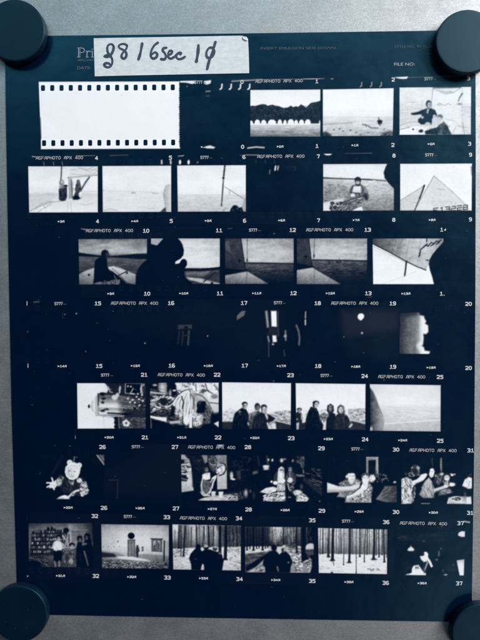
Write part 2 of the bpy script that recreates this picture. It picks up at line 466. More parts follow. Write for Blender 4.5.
def paint_bands():
    B = {r: Band(r) for r in range(1, 8)}
    b = B[1]
    b.p([(180, 81.0), (196, 80.6), (195.5, 83), (192, 84), (186, 82.6), (180, 82.4)], 225, .4)
    b.p([(204, 81), (211, 80.2), (210.6, 83.4), (207, 84.6), (204, 83.6)], 225, .5)
    b.l([(206, 91.4), (210, 91.2)], 1.2, 130, .5).l([(206.5, 96), (209, 96)], 1, 80, .5)
    for x in (222, 231.3, 240.6, 249.8):
        b.l([(x - 1.8, 89.2), (x - 0.3, 88), (x, 84.4)], 1.5, 215, .45)
    b.l([(232, 81.2), (262, 79.6)], 1.2, 150, .6).l([(262, 79.6), (320, 78.8)], .5, 110, .4)
    b.l([(303, 79.2), (324, 78.4)], .5, 170, .3).l([(331, 78.9), (333, 78.8)], .8, 150, .3)
    for x in (361, 371, 380.6): b.l([(x - .8, 86.8), (x + .6, 85.6), (x + .8, 82.4)], 1.0, 150, .4)
    b.l([(392, 77.8), (473, 75.9)], .45, 110, .4)
    b.p([(394.5, 77.2), (408, 76.6), (407, 78.6), (403, 79), (398, 78.4)], 225, .4)
    b.p([(204.5, 146.6), (210, 145.4), (215, 147.2), (214, 148.6), (206, 148.2)], 220, .5)
    b.l([(248, 148), (256, 147), (264, 147.6)], 1.4, 185, .5)
    b.e(187, 86.4, .6, .6, 120, .3)
    b = B[2]
    b.l([(32, 156.4), (36, 157)], .8, 160, .3).l([(76, 155.8), (95, 155.4)], .5, 130, .3).l([(110, 155.4), (128, 155)], .5, 110, .3)
    for x in (161.6, 170.6): b.l([(x, 160.6), (x + .2, 163.6)], 1.6, 190, .5)
    for x in (180, 188.6): b.e(x, 162.2, 1.1, 2.2, 240, .4)
    b.e(197.6, 162.4, .7, .9, 130, .3)
    for x in (44, 53.6, 62.4): b.l([(x - .5, 162), (x + .3, 165.2)], .7, 110, .4)
    b.l([(178.4, 156.2), (183.6, 155.6)], .9, 150, .4).l([(240, 155.2), (258, 154.8)], .5, 110, .3)
    b.l([(246, 154.8), (258, 155.2)], .7, 130, .4).p([(323.6, 153.8), (332, 153.8), (330, 155.4), (326, 155.2)], 220, .4)
    b.l([(345, 153.6), (372, 153.2)], .4, 110, .3)
    for x in (256, 265.4, 274.6): b.l([(x, 160), (x, 163)], .6, 60, .4)
    b = B[3]
    b.p([(81, 228.6), (86, 229.2), (86, 230.4)], 150, .4).l([(81, 228.6), (88, 229.8)], .6, 120, .3)
    b.e(274, 233.6, .6, .6, 120, .3).l([(228, 228.6), (232, 228.2)], .5, 90, .4)
    b.l([(366, 298), (372, 297)], .8, 80, .4)
    b = B[4]
    for x, y, v in ((76.4, 313.6, 190), (64.8, 314.4, 120), (27.6, 331.6, 90), (85.8, 351.4, 110), (145, 343.2, 170), (207.6, 336, 160), (363.6, 352.8, 120), (344, 336.8, 150), (382.4, 337.6, 80)):
        b.e(x, y, .6, .55, v, .35)
    b.l([(34, 302), (39, 301.8)], 1.1, 85, .5)
    b.l([(62.6, 313), (62.6, 318), (65, 318)], .6, 45, .5)
    # frame of a window, hardly exposed
    b.p([(178, 325), (192, 324.6), (192, 328.4), (178, 329)], 55, .7).l([(179.4, 331), (178, 344)], 1.4, 38, .5).l([(183, 331), (182, 344.5)], 1.2, 44, .5)
    b.l([(189, 331), (188, 344.5)], 1.8, 62, .5).l([(182, 336), (189, 335)], 1, 42, .5).e(186, 327.6, 2.0, 1.6, 22, .5)
    b.p([(237, 320), (237, 315.8), (241.6, 311), (245.4, 311), (244, 315.6)], 96, .7)
    # an interior lit through a gap
    b.p([(265.2, 311), (267.4, 311), (269, 327.4), (267, 327.4)], 150, .9).p([(271, 311), (276.4, 311), (276.8, 327), (271.6, 326.4)], 238, .7)
    b.p([(272.4, 335.2), (276.2, 335.6), (276.8, 341.8), (272.8, 342.2)], 235, .7).l([(268, 336.6), (269, 341.6)], 1.6, 120, .6)
    b.l([(268.8, 343), (268.8, 356.6)], .8, 75, .5).e(273, 344.2, 1.2, .8, 170, .4).l([(277.8, 312), (278.4, 336)], 1.1, 62, .5)
    b.l([(285.4, 331), (285.8, 340)], 1.5, 115, .6).e(285.2, 336, 1.3, 1.6, 150, .6).l([(284, 350), (284.6, 356)], .8, 65, .5)
    b.l([(296.4, 325.4), (298.6, 331), (299.6, 338), (299, 344.6)], 1.5, 105, .7).l([(305.6, 312), (305.4, 318)], 1, 170, .5).l([(305.4, 320), (305.4, 324.6)], 1.2, 190, .5)
    b.p([(269, 327), (278, 327), (278, 335), (268, 335)], 34, .8)
    # moonlit hill
    b.p([(341, 311), (399, 311), (399, 330), (375, 333), (362, 335), (350, 338), (343, 337)], 38, 4, .7)
    b.e(378, 322, 26, 12, 44, 10, .5)
    b.p([(345, 342), (356, 338), (366, 335), (376, 336), (399, 330), (398, 358), (350, 356)], 30, 6, .5)
    b.p([(357.6, 316), (359, 313.8), (362, 313.4), (364, 315), (364, 317.4), (361.6, 320.2), (360, 320.2), (358, 318.4)], 240, .6)
    b.e(362, 333, 1, 1.1, 170, .5)
    b = B[5]
    b.e(102.2, 375.4, .8, .5, 80, .3).l([(75.4, 436), (75.4, 438.5)], .6, 130, .3)
    b.e(273.6, 381, .5, .5, 120, .3).e(384, 380, .6, .5, 110, .3)
    b = B[6]
    b.p([(217, 444.8), (224, 444.8), (221, 447), (219, 446.6)], 200, .5)
    b.l([(109, 480), (118, 480.2), (117.2, 499)], .7, 48, .5)
    b.e(70, 446, .5, .5, 100, .3).e(164.6, 472.6, .5, .4, 60, .3)
    b = B[7]
    b.l([(26.5, 516), (26.5, 520)], .7, 80, .4).e(27.6, 576.2, .7, .6, 190, .3)
    b.l([(464, 521.4), (470, 522.4)], 1.3, 170, .5)
    b.e(441.8, 526.6, .6, .6, 90, .3)
    for r in range(1, 8): B[r].build()
paint_bands()

def R(x0, y0, x1, y1): return [(x0, y0), (x1, y0), (x1, y1), (x0, y1)]

FRAMES = []
def add(row, label, f):
    o = f.build(STRIPS[row])
    o['label'] = label
    FRAMES.append(o)

# ---------- row 1
f = Frame((246, 76, 326, 146), [(25, 83), (447, 80), (447, 365), (25, 365)])
f.vg([(80, 218), (180, 236)]).n(3, 60, 30)
f.p([(20, 180), (60, 178), (80, 172), (100, 168), (120, 171), (130, 178), (145, 174), (160, 172), (180, 178), (200, 181), (212, 187), (235, 193), (255, 186), (270, 177), (282, 186), (300, 181), (312, 185), (330, 169), (345, 178), (352, 185), (362, 187), (378, 172), (384, 164), (400, 158), (420, 156), (450, 146), (450, 290), (20, 290)], 36, 3)
f.n(12, 9, 8, R(25, 185, 447, 262)).n(16, 5, 5, R(25, 168, 447, 200), 8)
f.dabs([(28, 190), (130, 185), (230, 200), (330, 190), (445, 165), (445, 255), (28, 255)], 120, 20, 62, 5, 9, 40, 90).dabs([(28, 178), (130, 174), (230, 190), (380, 176), (445, 152), (445, 166), (380, 190), (230, 202), (28, 190)], 60, 24, 70, 4, 6, 60, 90)
for x in (115, 138, 168, 262): f.e(x, 238, 3, 3, 90, 2)
f.g(R(20, 285, 450, 370), [(285, 205), (305, 178), (330, 140), (355, 120), (366, 92)])
f.n(20, 46, 5, R(20, 292, 450, 370)).n(12, 16, 4, R(20, 292, 450, 370)).p([(20, 340), (80, 352), (240, 358), (240, 370), (20, 370)], 92, 6, .5)
f.g(R(20, 290, 450, 300), [(290, 210), (300, 160)], soft=3)
for a, b, top in ((18, 42, 268), (52, 84, 262), (90, 122, 264), (132, 180, 262), (190, 216, 262), (224, 244, 264), (250, 288, 260), (290, 312, 264), (318, 348, 262), (354, 388, 261), (438, 447, 266)):
    f.p([(a, 293), (a + 1, top + 11), ((a + b) / 2 - (b - a) * .2, top), ((a + b) / 2 + (b - a) * .2, top), (b - 1, top + 11), (b, 293)], 236, 2.5)
    if b - a > 20: f.l([((a + b) / 2, 280), ((a + b) / 2, 293)], 2, 170, 2, .5)
f.l([(60, 262), (388, 268)], 2, 60, 3, .2)
add(1, 'picture of white beach huts below a dark wooded hill', f)

f = Frame((318, 76, 398, 146), [(28, 80), (455, 72), (450, 360), (28, 362)])
f.vg([(75, 236), (190, 240), (240, 232), (243, 222), (300, 216), (362, 190)]).n(3, 90, 40)
f.n(7, 60, 6, R(20, 245, 460, 370)).n(8, 18, 8, R(20, 290, 460, 370))
f.l([(30, 290), (110, 286), (205, 282)], 5, 158, 4, .8).l([(60, 284), (225, 276)], 3, 190, 3, .6)
f.l([(268, 290), (300, 298), (320, 312), (360, 312)], 5, 96, 4, .8).l([(285, 290), (290, 304)], 4, 120, 3)
for x, y in ((195, 325), (130, 318), (150, 330), (255, 352), (398, 320), (95, 322), (300, 340), (230, 338)): f.e(x, y, 6, 3.5, 110, 2.5, .8)
f.p([(20, 340), (50, 334), (78, 350), (82, 368), (20, 368)], 95, 6).p([(360, 368), (385, 345), (430, 325), (456, 335), (456, 368)], 118, 8)
f.n(25, 12, 9, R(350, 320, 456, 365))
f.p([(355, 268), (372, 262), (386, 268), (384, 282), (372, 296), (362, 288)], 66, 4).l([(364, 250), (366, 268)], 5, 90, 3).l([(373, 284), (371, 300)], 6, 150, 3)
f.pale = True
add(1, 'picture of a small boat on pale flat water', f)

f = Frame((396, 76, 476, 146), [(20, 68), (452, 64), (450, 352), (20, 354)])
f.vg([(65, 226), (150, 226), (200, 216), (350, 222)]).n(4, 60, 30).n(9, 40, 5, R(20, 150, 455, 355))
f.p([(222, 68), (385, 68), (392, 352), (300, 352), (215, 150)], 232, 4, .6)
f.l([(222, 68), (214, 150), (160, 260)], 3, 165, 2.5).l([(160, 145), (150, 235)], 2, 185, 2).l([(398, 70), (398, 352)], 2, 200, 2)
f.l([(226, 71), (388, 68)], 6, 95, 3).l([(228, 78), (262, 92), (300, 108), (345, 100), (385, 72)], 3, 165, 3).p([(255, 82), (300, 106), (345, 97), (330, 88), (290, 92)], 200, 4)
f.l([(250, 170), (262, 162), (275, 168), (262, 176), (250, 172)], 3, 165, 2.5).l([(275, 172), (300, 176), (312, 164), (328, 174)], 3, 172, 2.5)
f.l([(398, 104), (386, 125), (374, 150)], 7, 130, 4, .8).l([(398, 104), (378, 132)], 2, 80, 2).e(382, 168, 14, 6, 140, 4, .8)
f.l([(60, 155), (110, 158)], 3, 195, 3).l([(20, 205), (90, 200)], 2, 195, 2).l([(20, 300), (90, 275), (130, 275)], 4, 188, 3)
f.p([(20, 320), (120, 300), (190, 320), (170, 354), (20, 354)], 236, 5).l([(20, 322), (80, 308)], 3, 140, 2).e(103, 320, 5, 5, 70, 3)
f.p([(90, 222), (120, 218), (160, 206), (170, 212), (165, 228), (110, 234), (92, 232)], 64, 3)
f.p([(150, 208), (182, 194), (212, 194), (236, 206), (246, 232), (240, 248), (222, 244), (212, 270), (214, 292), (150, 290), (132, 262), (156, 240)], 68, 3)
f.n(22, 10, 12, R(135, 200, 245, 285)).p([(186, 196), (200, 198), (192, 228), (184, 222)], 190, 3)
f.p([(135, 262), (220, 262), (218, 280), (150, 288), (134, 276)], 48, 4)
f.e(196, 168, 17, 22, 70, 3).e(200, 174, 13, 17, 185, 3).l([(194, 170), (208, 169)], 3, 120, 2.5, .7).e(207, 178, 5, 10, 130, 4, .6)
f.e(190, 288, 18, 12, 205, 4).e(158, 248, 10, 8, 190, 3).e(230, 240, 10, 9, 195, 3)
f.p([(215, 262), (250, 235), (275, 240), (285, 270), (255, 300), (215, 290)], 212, 4).e(264, 244, 17, 13, 110, 4, .8).e(258, 256, 14, 12, 205, 3)
f.p([(250, 300), (288, 272), (310, 300), (335, 352), (245, 352)], 105, 4).n(25, 12, 14, R(240, 275, 330, 352))
f.p([(172, 332), (210, 318), (250, 308), (256, 320), (248, 352), (178, 350)], 70, 4).e(150, 330, 14, 10, 90, 4).n(30, 9, 7, R(120, 310, 250, 352))
f.l([(340, 350), (360, 300), (420, 310)], 3, 185, 3).l([(400, 280), (412, 350)], 4, 170, 3).l([(300, 260), (350, 270), (440, 345)], 2, 180, 2)
f.pale = True
add(1, 'picture of two people sailing a small boat', f)

# ---------- row 2
f = Frame((22, 150, 102, 225), [(36, 97), (456, 97), (456, 375), (42, 376)])
f.vg([(97, 232), (200, 240), (256, 234), (262, 222), (320, 230), (376, 238)]).n(3, 50, 30)
f.p([(36, 258), (120, 256), (220, 262), (170, 310), (90, 350), (36, 376)], 214, 6, .7).n(5, 40, 5, R(36, 255, 220, 340))
f.l([(36, 372), (100, 340), (165, 312), (230, 308)], 4, 175, 3).l([(90, 376), (160, 330), (185, 312)], 3, 185, 3).l([(120, 322), (140, 350)], 3, 170, 3).n(10, 10, 8, R(60, 315, 170, 376))
f.l([(104, 285), (106, 330)], 2, 200, 2).l([(272, 376), (278, 305)], 3, 205, 2).l([(298, 376), (292, 305)], 3, 205, 2)
f.l([(238, 92), (236, 140), (233, 182)], 7, 100, 2.5)
f.p([(300, 97), (456, 97), (456, 150), (400, 165), (330, 155), (275, 165)], 224, 6, .7)
for a in ([(290, 120), (350, 112), (410, 128), (450, 108)], [(300, 145), (370, 152), (440, 138)], [(330, 100), (390, 118), (430, 100)], [(405, 112), (456, 128)]): f.l(a, 3, 190, 3)
f.l([(275, 166), (350, 160), (455, 150)], 5, 165, 3).l([(404, 163), (380, 196), (352, 244)], 9, 105, 3)
f.p([(284, 172), (300, 170), (308, 235), (302, 292), (284, 290)], 182, 4).l([(296, 180), (302, 288)], 4, 110, 3).l([(280, 162), (284, 290)], 3, 150, 2)
f.p([(322, 205), (334, 185), (350, 194), (358, 236), (340, 262), (345, 292), (308, 294), (318, 250)], 112, 3).n(34, 12, 10, R(305, 190, 358, 292)).e(337, 190, 10, 13, 130, 3)
f.p([(305, 280), (330, 270), (352, 290), (335, 298), (306, 298)], 45, 4)
f.p([(220, 236), (232, 220), (252, 214), (270, 222), (270, 285), (262, 304), (240, 308), (222, 300)], 92, 3).n(20, 10, 14, R(220, 220, 270, 305))
f.e(238, 196, 15, 18, 150, 4).e(240, 192, 9, 9, 200, 3).p([(222, 215), (250, 208), (268, 214), (262, 226), (225, 232)], 165, 4, .8).e(262, 215, 12, 6, 70, 3)
f.l([(345, 320), (380, 330), (430, 318)], 3, 205, 4)
f.l([(356, 250), (456, 248)], 2, 200, 2)
f.pale = True
add(2, 'picture of two figures standing on a pale boat deck', f)

f = Frame((98, 150, 178, 225), [(25, 95), (440, 93), (440, 372), (28, 373)])
f.vg([(93, 232), (150, 238), (243, 236), (248, 230), (373, 228)]).n(2.5, 70, 30).n(3, 40, 4, R(20, 248, 445, 375))
f.l([(25, 243), (200, 247), (440, 262)], 2, 212, 2).l([(204, 257), (224, 259)], 5, 165, 3).l([(212, 250), (212, 258)], 2, 175, 2).l([(325, 259), (358, 262)], 4, 182, 3).l([(25, 242), (38, 242)], 3, 180, 2)
f.l([(40, 362), (75, 355), (115, 360)], 4, 196, 4).l([(300, 352), (340, 350)], 3, 205, 3)
f.g([(404, 214), (424, 202), (445, 212), (445, 375), (405, 362), (395, 300), (388, 262)], [(388, 186), (418, 206), (440, 226)], 'x', 4)
f.p([(370, 374), (392, 352), (404, 344), (412, 374)], 110, 4)
f.pale = True
add(2, 'picture of empty pale sea with a sail at the right edge', f)

f = Frame((172, 150, 252, 225), [(30, 92), (444, 90), (444, 370), (34, 371)])
f.vg([(90, 232), (200, 240), (262, 236), (270, 220), (320, 214), (371, 206)]).n(3, 60, 40).n(6, 34, 5, R(30, 270, 444, 371)).n(5, 14, 3, R(30, 280, 444, 371))
f.l([(317, 92), (309, 170)], 10, 98, 2.5).l([(309, 170), (303, 260), (297, 335)], 8, 110, 2.5).l([(312, 160), (306, 190)], 4, 200, 2, .6).e(308, 168, 7, 5, 60, 2)
f.l([(318, 222), (430, 292)], 2.5, 130, 2).l([(345, 240), (345, 266)], 4, 178, 3)
f.n(22, 8, 6, R(280, 342, 360, 371)).p([(345, 374), (352, 350), (368, 332), (390, 332), (402, 346), (425, 340), (444, 366), (444, 374)], 80, 3).e(376, 342, 11, 9, 45, 3).n(22, 9, 8, R(345, 330, 440, 371))
f.p([(420, 345), (432, 292), (446, 285), (446, 374), (430, 374)], 186, 4)
f.pale = True
add(2, 'picture of a mast leaning over calm sea', f)

f = Frame((246, 150, 326, 225), [(30, 88), (440, 88), (440, 370), (30, 370)])
f.n(2, 90, 60).l([(178, 97), (174, 121)], 8, 225, 3).l([(194, 97), (190, 119)], 7, 185, 3).l([(144, 120), (141, 142)], 7, 105, 3).l([(296, 104), (297, 122)], 4, 60, 3)
f.p([(240, 80), (300, 85), (290, 120), (250, 115)], 34, 10, .6)
add(2, 'nearly black picture with a few pale dashes', f)

f = Frame((320, 160, 396, 214), [(19, 25), (468, 23), (468, 320), (19, 322)])
f.vg([(23, 205), (45, 228), (105, 224), (122, 200), (150, 186), (220, 160), (322, 118)]).n(3, 80, 30)
f.n(16, 26, 5, R(15, 125, 470, 325)).n(13, 11, 4, R(15, 125, 470, 325))
f.p([(15, 128), (120, 130), (180, 150), (185, 220), (110, 250), (15, 272)], 118, 26, .55).dabs([(18, 150), (180, 160), (170, 235), (20, 262)], 46, 60, 110, 3, 10, 0, 12)
f.p([(15, 107), (90, 112), (200, 116), (300, 118), (415, 128), (418, 136), (300, 128), (200, 124), (15, 118)], 66, 2.5).l([(330, 128), (412, 134)], 3, 150, 2.5).l([(340, 131), (350, 130)], 4, 235, 2)
f.g([(15, 272), (70, 258), (110, 246), (150, 246), (150, 290), (100, 326), (15, 326)], [(245, 190), (290, 215), (322, 225)], soft=4)
f.p([(204, 318), (235, 304), (262, 296), (276, 324), (196, 326)], 228, 3)
f.p([(60, 290), (110, 268), (160, 258), (210, 238), (262, 232), (280, 250), (250, 292), (206, 316), (150, 326), (70, 326)], 92, 5).dabs([(70, 280), (180, 255), (265, 238), (250, 285), (170, 320), (70, 320)], 60, 40, 165, 5, 16, -25, 30)
f.p([(170, 246), (180, 200), (198, 164), (216, 156), (262, 156), (286, 166), (302, 200), (304, 226), (270, 246), (232, 238), (200, 248)], 104, 4).dabs([(180, 230), (200, 170), (284, 168), (298, 224), (230, 234)], 40, 60, 140, 5, 14, 70, 25)
f.g([(212, 166), (256, 166), (258, 206), (204, 206)], [(165, 214), (206, 188)], soft=4).l([(210, 160), (200, 190), (194, 224)], 6, 60, 3).l([(260, 158), (272, 182), (266, 212)], 7, 56, 3).l([(256, 164), (262, 196)], 3, 150, 3)
f.l([(192, 204), (214, 208), (250, 212)], 6, 50, 3).e(206, 222, 16, 11, 205, 4).l([(188, 214), (180, 240), (160, 262)], 13, 118, 4).l([(286, 178), (300, 210)], 10, 120, 4).l([(260, 218), (290, 214)], 9, 110, 4)
f.l([(280, 226), (210, 246), (150, 268), (118, 284)], 5, 50, 2.5).l([(268, 236), (190, 258)], 3, 190, 2.5)
f.e(293, 232, 14, 22, 42, 4).e(286, 218, 10, 8, 60, 4).l([(300, 212), (304, 236)], 5, 110, 4)
f.e(239, 126, 21, 20, 36, 3).p([(219, 130), (259, 130), (256, 158), (240, 166), (224, 158)], 60, 3).e(238, 140, 14, 8, 168, 3).l([(228, 137), (250, 136)], 3, 80, 2.5).e(239, 150, 9, 3.5, 190, 2.5).e(240, 158, 12, 6, 55, 3)
for x, y, r, v in ((78, 272, 14, 40), (108, 276, 12, 46), (94, 300, 15, 52), (70, 306, 11, 40), (130, 270, 10, 44)): f.e(x, y, r, r * .7, v, 3)
f.dabs([(62, 268), (130, 262), (140, 300), (70, 318)], 22, 30, 220, 4, 9, 20, 60)
f.p([(430, 12), (414, 45), (402, 80), (408, 112), (428, 140), (452, 166), (480, 190), (485, 30)], 16, 4).vig(.1)
add(2, 'picture of a person in a knitted hat rowing', f)

f = Frame((396, 150, 476, 225), [(24, 82), (457, 80), (455, 364), (24, 364)])
f.vg([(80, 234), (364, 240)]).n(2.5, 80, 60)
f.p([(20, 306), (100, 256), (162, 218), (150, 285), (104, 368), (20, 368)], 213, 4).l([(20, 306), (100, 256), (168, 214)], 3, 165, 2).l([(50, 290), (90, 312), (130, 318)], 2, 192, 2).l([(20, 350), (120, 310)], 2, 200, 2)
f.g([(228, 155), (330, 245), (430, 338), (445, 368), (106, 368)], [(155, 218), (364, 224)], soft=3)
f.l([(228, 155), (170, 255), (108, 368)], 3.5, 150, 2).l([(228, 155), (330, 243), (432, 340)], 3, 168, 2)
f.l([(170, 212), (158, 248), (141, 292)], 9, 78, 2.5).l([(160, 225), (148, 270)], 2, 180, 2, .7).l([(141, 292), (112, 364)], 7, 120, 2.5)
for i in range(4): f.l([(250 + i * 12, 234 + i), (256 + i * 12, 238)], 4, 182, 3)
def digits(f, s, x, y, w, h, sk, v, wd):
    G = {'E': [[(1, 0), (0, 0), (0, 2), (1, 2)], [(0, 1), (.8, 1)]], '1': [[(.3, .3), (.6, 0), (.6, 2)]], '3': [[(0, 0), (1, 0), (1, 2), (0, 2)], [(.2, 1), (1, 1)]],
         '2': [[(0, 0), (1, 0), (1, 1), (0, 1), (0, 2), (1, 2)]], '8': [[(0, 0), (1, 0), (1, 2), (0, 2), (0, 0)], [(0, 1), (1, 1)]], 'J': [[(1, 0), (1, 2), (0, 2)]]}
    for i, c in enumerate(s):
        for st in G[c]:
            f.l([(x + i * w * 1.42 + px * w, y + sk * (i * w * 1.42 + px * w) + py * h / 2) for px, py in st], wd, v, 2)
digits(f, 'E13228', 226, 350, 25, 26, -.10, 95, 5.5)
digits(f, '822313', 215, 306, 23, 26, .05, 204, 4)
f.p([(448, 100), (462, 95), (462, 160), (452, 150)], 120, 5, .7)
f.pale = True
add(2, 'picture looking up a white sail with a number', f)

# ---------- row 3
f = Frame((70, 225, 150, 300), [(50, 84), (464, 82), (460, 358), (54, 358)])
f.vg([(82, 130), (120, 152), (165, 170), (180, 120), (358, 60)]).n(14, 70, 16, R(45, 80, 470, 180)).n(9, 30, 10, R(45, 80, 470, 180))
f.g(R(45, 188, 470, 365), [(188, 92), (220, 84), (270, 62), (358, 40)]).n(18, 30, 5, R(45, 190, 470, 290))
f.p([(45, 163), (100, 172), (160, 180), (240, 186), (320, 180), (400, 172), (470, 172), (470, 206), (400, 204), (300, 196), (200, 194), (45, 188)], 24, 3)
f.g([(48, 300), (75, 282), (110, 268), (148, 256), (152, 300), (138, 362), (48, 362)], [(255, 185), (310, 150), (358, 110)], soft=4)
f.g([(220, 254), (262, 247), (310, 262), (350, 278), (398, 298), (392, 362), (345, 345), (300, 310), (262, 285)], [(248, 190), (300, 165), (358, 120)], soft=4)
f.p([(135, 362), (152, 300), (250, 275), (300, 315), (345, 362)], 24, 4).l([(255, 262), (300, 300), (345, 350)], 4, 90, 4)
f.t(R(205, 328, 300, 360), 30, 150, 12, 18).e(172, 350, 32, 9, 150, 5, .8).l([(265, 305), (290, 350)], 5, 120, 3)
f.e(113, 299, 7, 6, 20, 2.5).e(342, 288, 6, 5, 20, 2.5).l([(285, 305), (345, 276)], 5, 26, 2.5)
f.p([(142, 350), (145, 270), (150, 215), (168, 198), (192, 188), (222, 198), (224, 245), (240, 285), (262, 305), (268, 325), (230, 340), (205, 330)], 16, 3)
f.e(210, 172, 23, 23, 18, 3).e(221, 176, 8, 12, 70, 3, .8).l([(228, 182), (240, 180)], 4, 40, 3)
f.p([(398, 368), (395, 305), (412, 260), (440, 225), (475, 200), (475, 368)], 8, 6).vig(.25)
add(3, 'picture of a silhouetted figure seated in a dinghy', f)

f = Frame((145, 225, 225, 300), [(35, 80), (450, 80), (450, 355), (35, 355)])
f.vg([(80, 205), (140, 212), (255, 206), (260, 70), (355, 50)]).n(10, 90, 12).n(6, 40, 8).vig(.22)
f.g(R(230, 270, 455, 360), [(270, 60), (355, 55)]).p([(236, 280), (300, 276), (390, 274), (360, 310), (250, 305)], 98, 6).n(18, 26, 8, R(236, 272, 450, 355))
f.p([(238, 262), (330, 264), (455, 250), (455, 268), (330, 276), (238, 274)], 12, 2.5)
f.p([(240, 312), (300, 318), (345, 322), (400, 336), (448, 350), (448, 358), (350, 350), (270, 330)], 165, 4).p([(350, 330), (440, 345), (455, 320), (455, 280), (400, 290)], 52, 8, .8)
f.l([(352, 342), (420, 284)], 5, 16, 2.5).e(402, 349, 8, 6, 8, 2.5)
f.p([(30, 112), (72, 122), (106, 84), (110, 76), (192, 76), (210, 92), (224, 115), (234, 150), (230, 182), (214, 202), (182, 220), (182, 234), (206, 230), (216, 214), (228, 205), (240, 205), (251, 216), (252, 240), (240, 258), (236, 300), (255, 328), (295, 360), (30, 360)], 12, 2.5)
f.e(232, 226, 19, 22, 14, 3).p([(30, 76), (106, 76), (106, 84), (72, 120), (30, 110)], 150, 4, .9)
add(3, 'picture of a large dark head against grey sky', f)

def sailframe(f, sail, star, mast1, mast2, shore, deck, extra):
    f.vg([(80, 168), (150, 182), (220, 172), (235, 90), (355, 40)]).n(14, 70, 14, R(20, 80, 460, 215)).n(6, 30, 9, R(20, 80, 460, 215))
    f.g([(100, shore + 8), (460, shore + 10), (460, 362), (20, 362), (20, shore + 40)], [(shore, 90), (shore + 40, 66), (300, 40), (356, 24)]).n(20, 24, 5, R(110, shore + 12, 460, 300)).n(10, 10, 4, R(110, shore + 12, 460, 300))
    f.p([(120, shore), (250, shore + 1), (460, shore + 6), (460, shore + 13), (250, shore + 9), (120, shore + 8)], 28, 2.5)
    f.g(sail, [(80, 72), (200, 60), (265, 40)], soft=3).n(7, 24, 24, sail)
    f.p([(star[0] - 14, star[1]), (star[0] - 3, star[1] - 3), (star[0], star[1] - 13), (star[0] + 4, star[1] - 3), (star[0] + 14, star[1]), (star[0] + 4, star[1] + 4), (star[0], star[1] + 13), (star[0] - 4, star[1] + 4)], 16, 2.5)
    f.l(mast1, 6, 22, 2.5).l(mast2, 3, 78, 2.5)
    f.p([(20, deck[0][1] - 45), (deck[1][0], deck[1][1] - 12), (deck[1][0] + 10, deck[1][1]), (20, deck[0][1] + 4)], 22, 5)
    f.g(deck, [(255, 178), (310, 150), (356, 118)], soft=3).n(7, 40, 20, deck)
    extra(f)
    f.vig(.3)
f = Frame((220, 225, 300, 300), [(28, 80), (443, 80), (443, 354), (30, 354)])
sailframe(f, [(20, 76), (122, 76), (150, 262), (20, 262)], (118, 215), [(124, 78), (138, 170), (155, 276)], [(163, 78), (164, 180), (160, 276)], 224, [(20, 304), (165, 278), (298, 358), (20, 358)],
          lambda f: f.p([(28, 98), (54, 94), (68, 165), (34, 152)], 104, 4, .8).l([(163, 282), (155, 356)], 4, 100, 3).e(163, 212, 5, 10, 60, 3).l([(60, 120), (75, 250)], 2, 45, 3))
add(3, 'picture of a dark sail, a pale foredeck and open water', f)
f = Frame((292, 225, 372, 300), [(28, 80), (452, 80), (452, 356), (28, 356)])
def ex(f):
    f.l([(134, 262), (134, 356)], 4, 112, 3)
    for x, h in ((222, 14), (228, 10), (243, 14), (268, 10), (275, 13), (284, 10), (292, 9)): f.l([(x, 218), (x + 1, 218 + h)], 4, 25, 2)
    f.l([(283, 198), (284, 210)], 3, 60, 2).e(132, 185, 5, 10, 60, 3)
sailframe(f, [(20, 76), (98, 76), (116, 250), (20, 262)], (83, 188), [(100, 78), (108, 150), (120, 250)], [(136, 78), (130, 180), (124, 254)], 206, [(20, 272), (122, 256), (302, 360), (20, 360)], ex)
add(3, 'picture of a dark sail and foredeck with swimmers on the water', f)

f = Frame((366, 225, 446, 300), [(38, 80), (466, 80), (466, 356), (42, 356)])
f.vg([(80, 206), (200, 226), (356, 232)]).n(4, 60, 40)
f.p([(34, 74), (470, 74), (470, 100), (400, 180), (376, 232), (360, 270), (300, 246), (240, 216), (140, 162), (34, 108)], 132, 2.5)
f.g([(34, 74), (470, 74), (470, 100), (400, 180), (376, 232), (360, 270), (240, 216), (34, 108)], [(38, 60), (150, 112), (260, 165), (360, 172), (460, 130)], 'x', 3)
for i in range(9): f.l([(150 + i * 22, 84 + (i % 3) * 6), (120 + i * 24, 150 + i * 8)], 7, 95 + (i * 37) % 90, 6, .45)
f.n(12, 30, 16, R(60, 80, 420, 230))
f.l([(34, 110), (140, 164), (240, 218), (300, 248), (360, 271)], 6, 30, 2.5).l([(34, 124), (140, 176), (235, 224)], 2.5, 120, 2).l([(34, 138), (120, 182)], 2, 170, 2).l([(34, 118), (150, 174)], 3, 225, 2)
f.l([(242, 218), (238, 262), (232, 305)], 10, 40, 2.5).l([(95, 354), (180, 325), (300, 280)], 2.5, 176, 2)
for a in ([(322, 185), (326, 150), (350, 128)], [(346, 134), (366, 112), (352, 126), (372, 122)], [(372, 128), (392, 104), (408, 112), (388, 126)], [(402, 118), (424, 96), (440, 104), (420, 116)], [(432, 102), (450, 90)], [(362, 210), (374, 212)], [(365, 80), (364, 100)], [(326, 160), (318, 190)]): f.l(a, 6, 32, 2.5)
f.p([(475, 88), (450, 118), (425, 145), (398, 178), (382, 208), (376, 235), (384, 272), (398, 315), (409, 362), (480, 362)], 12, 3)
add(3, 'picture of a sail corner against bright sky', f)

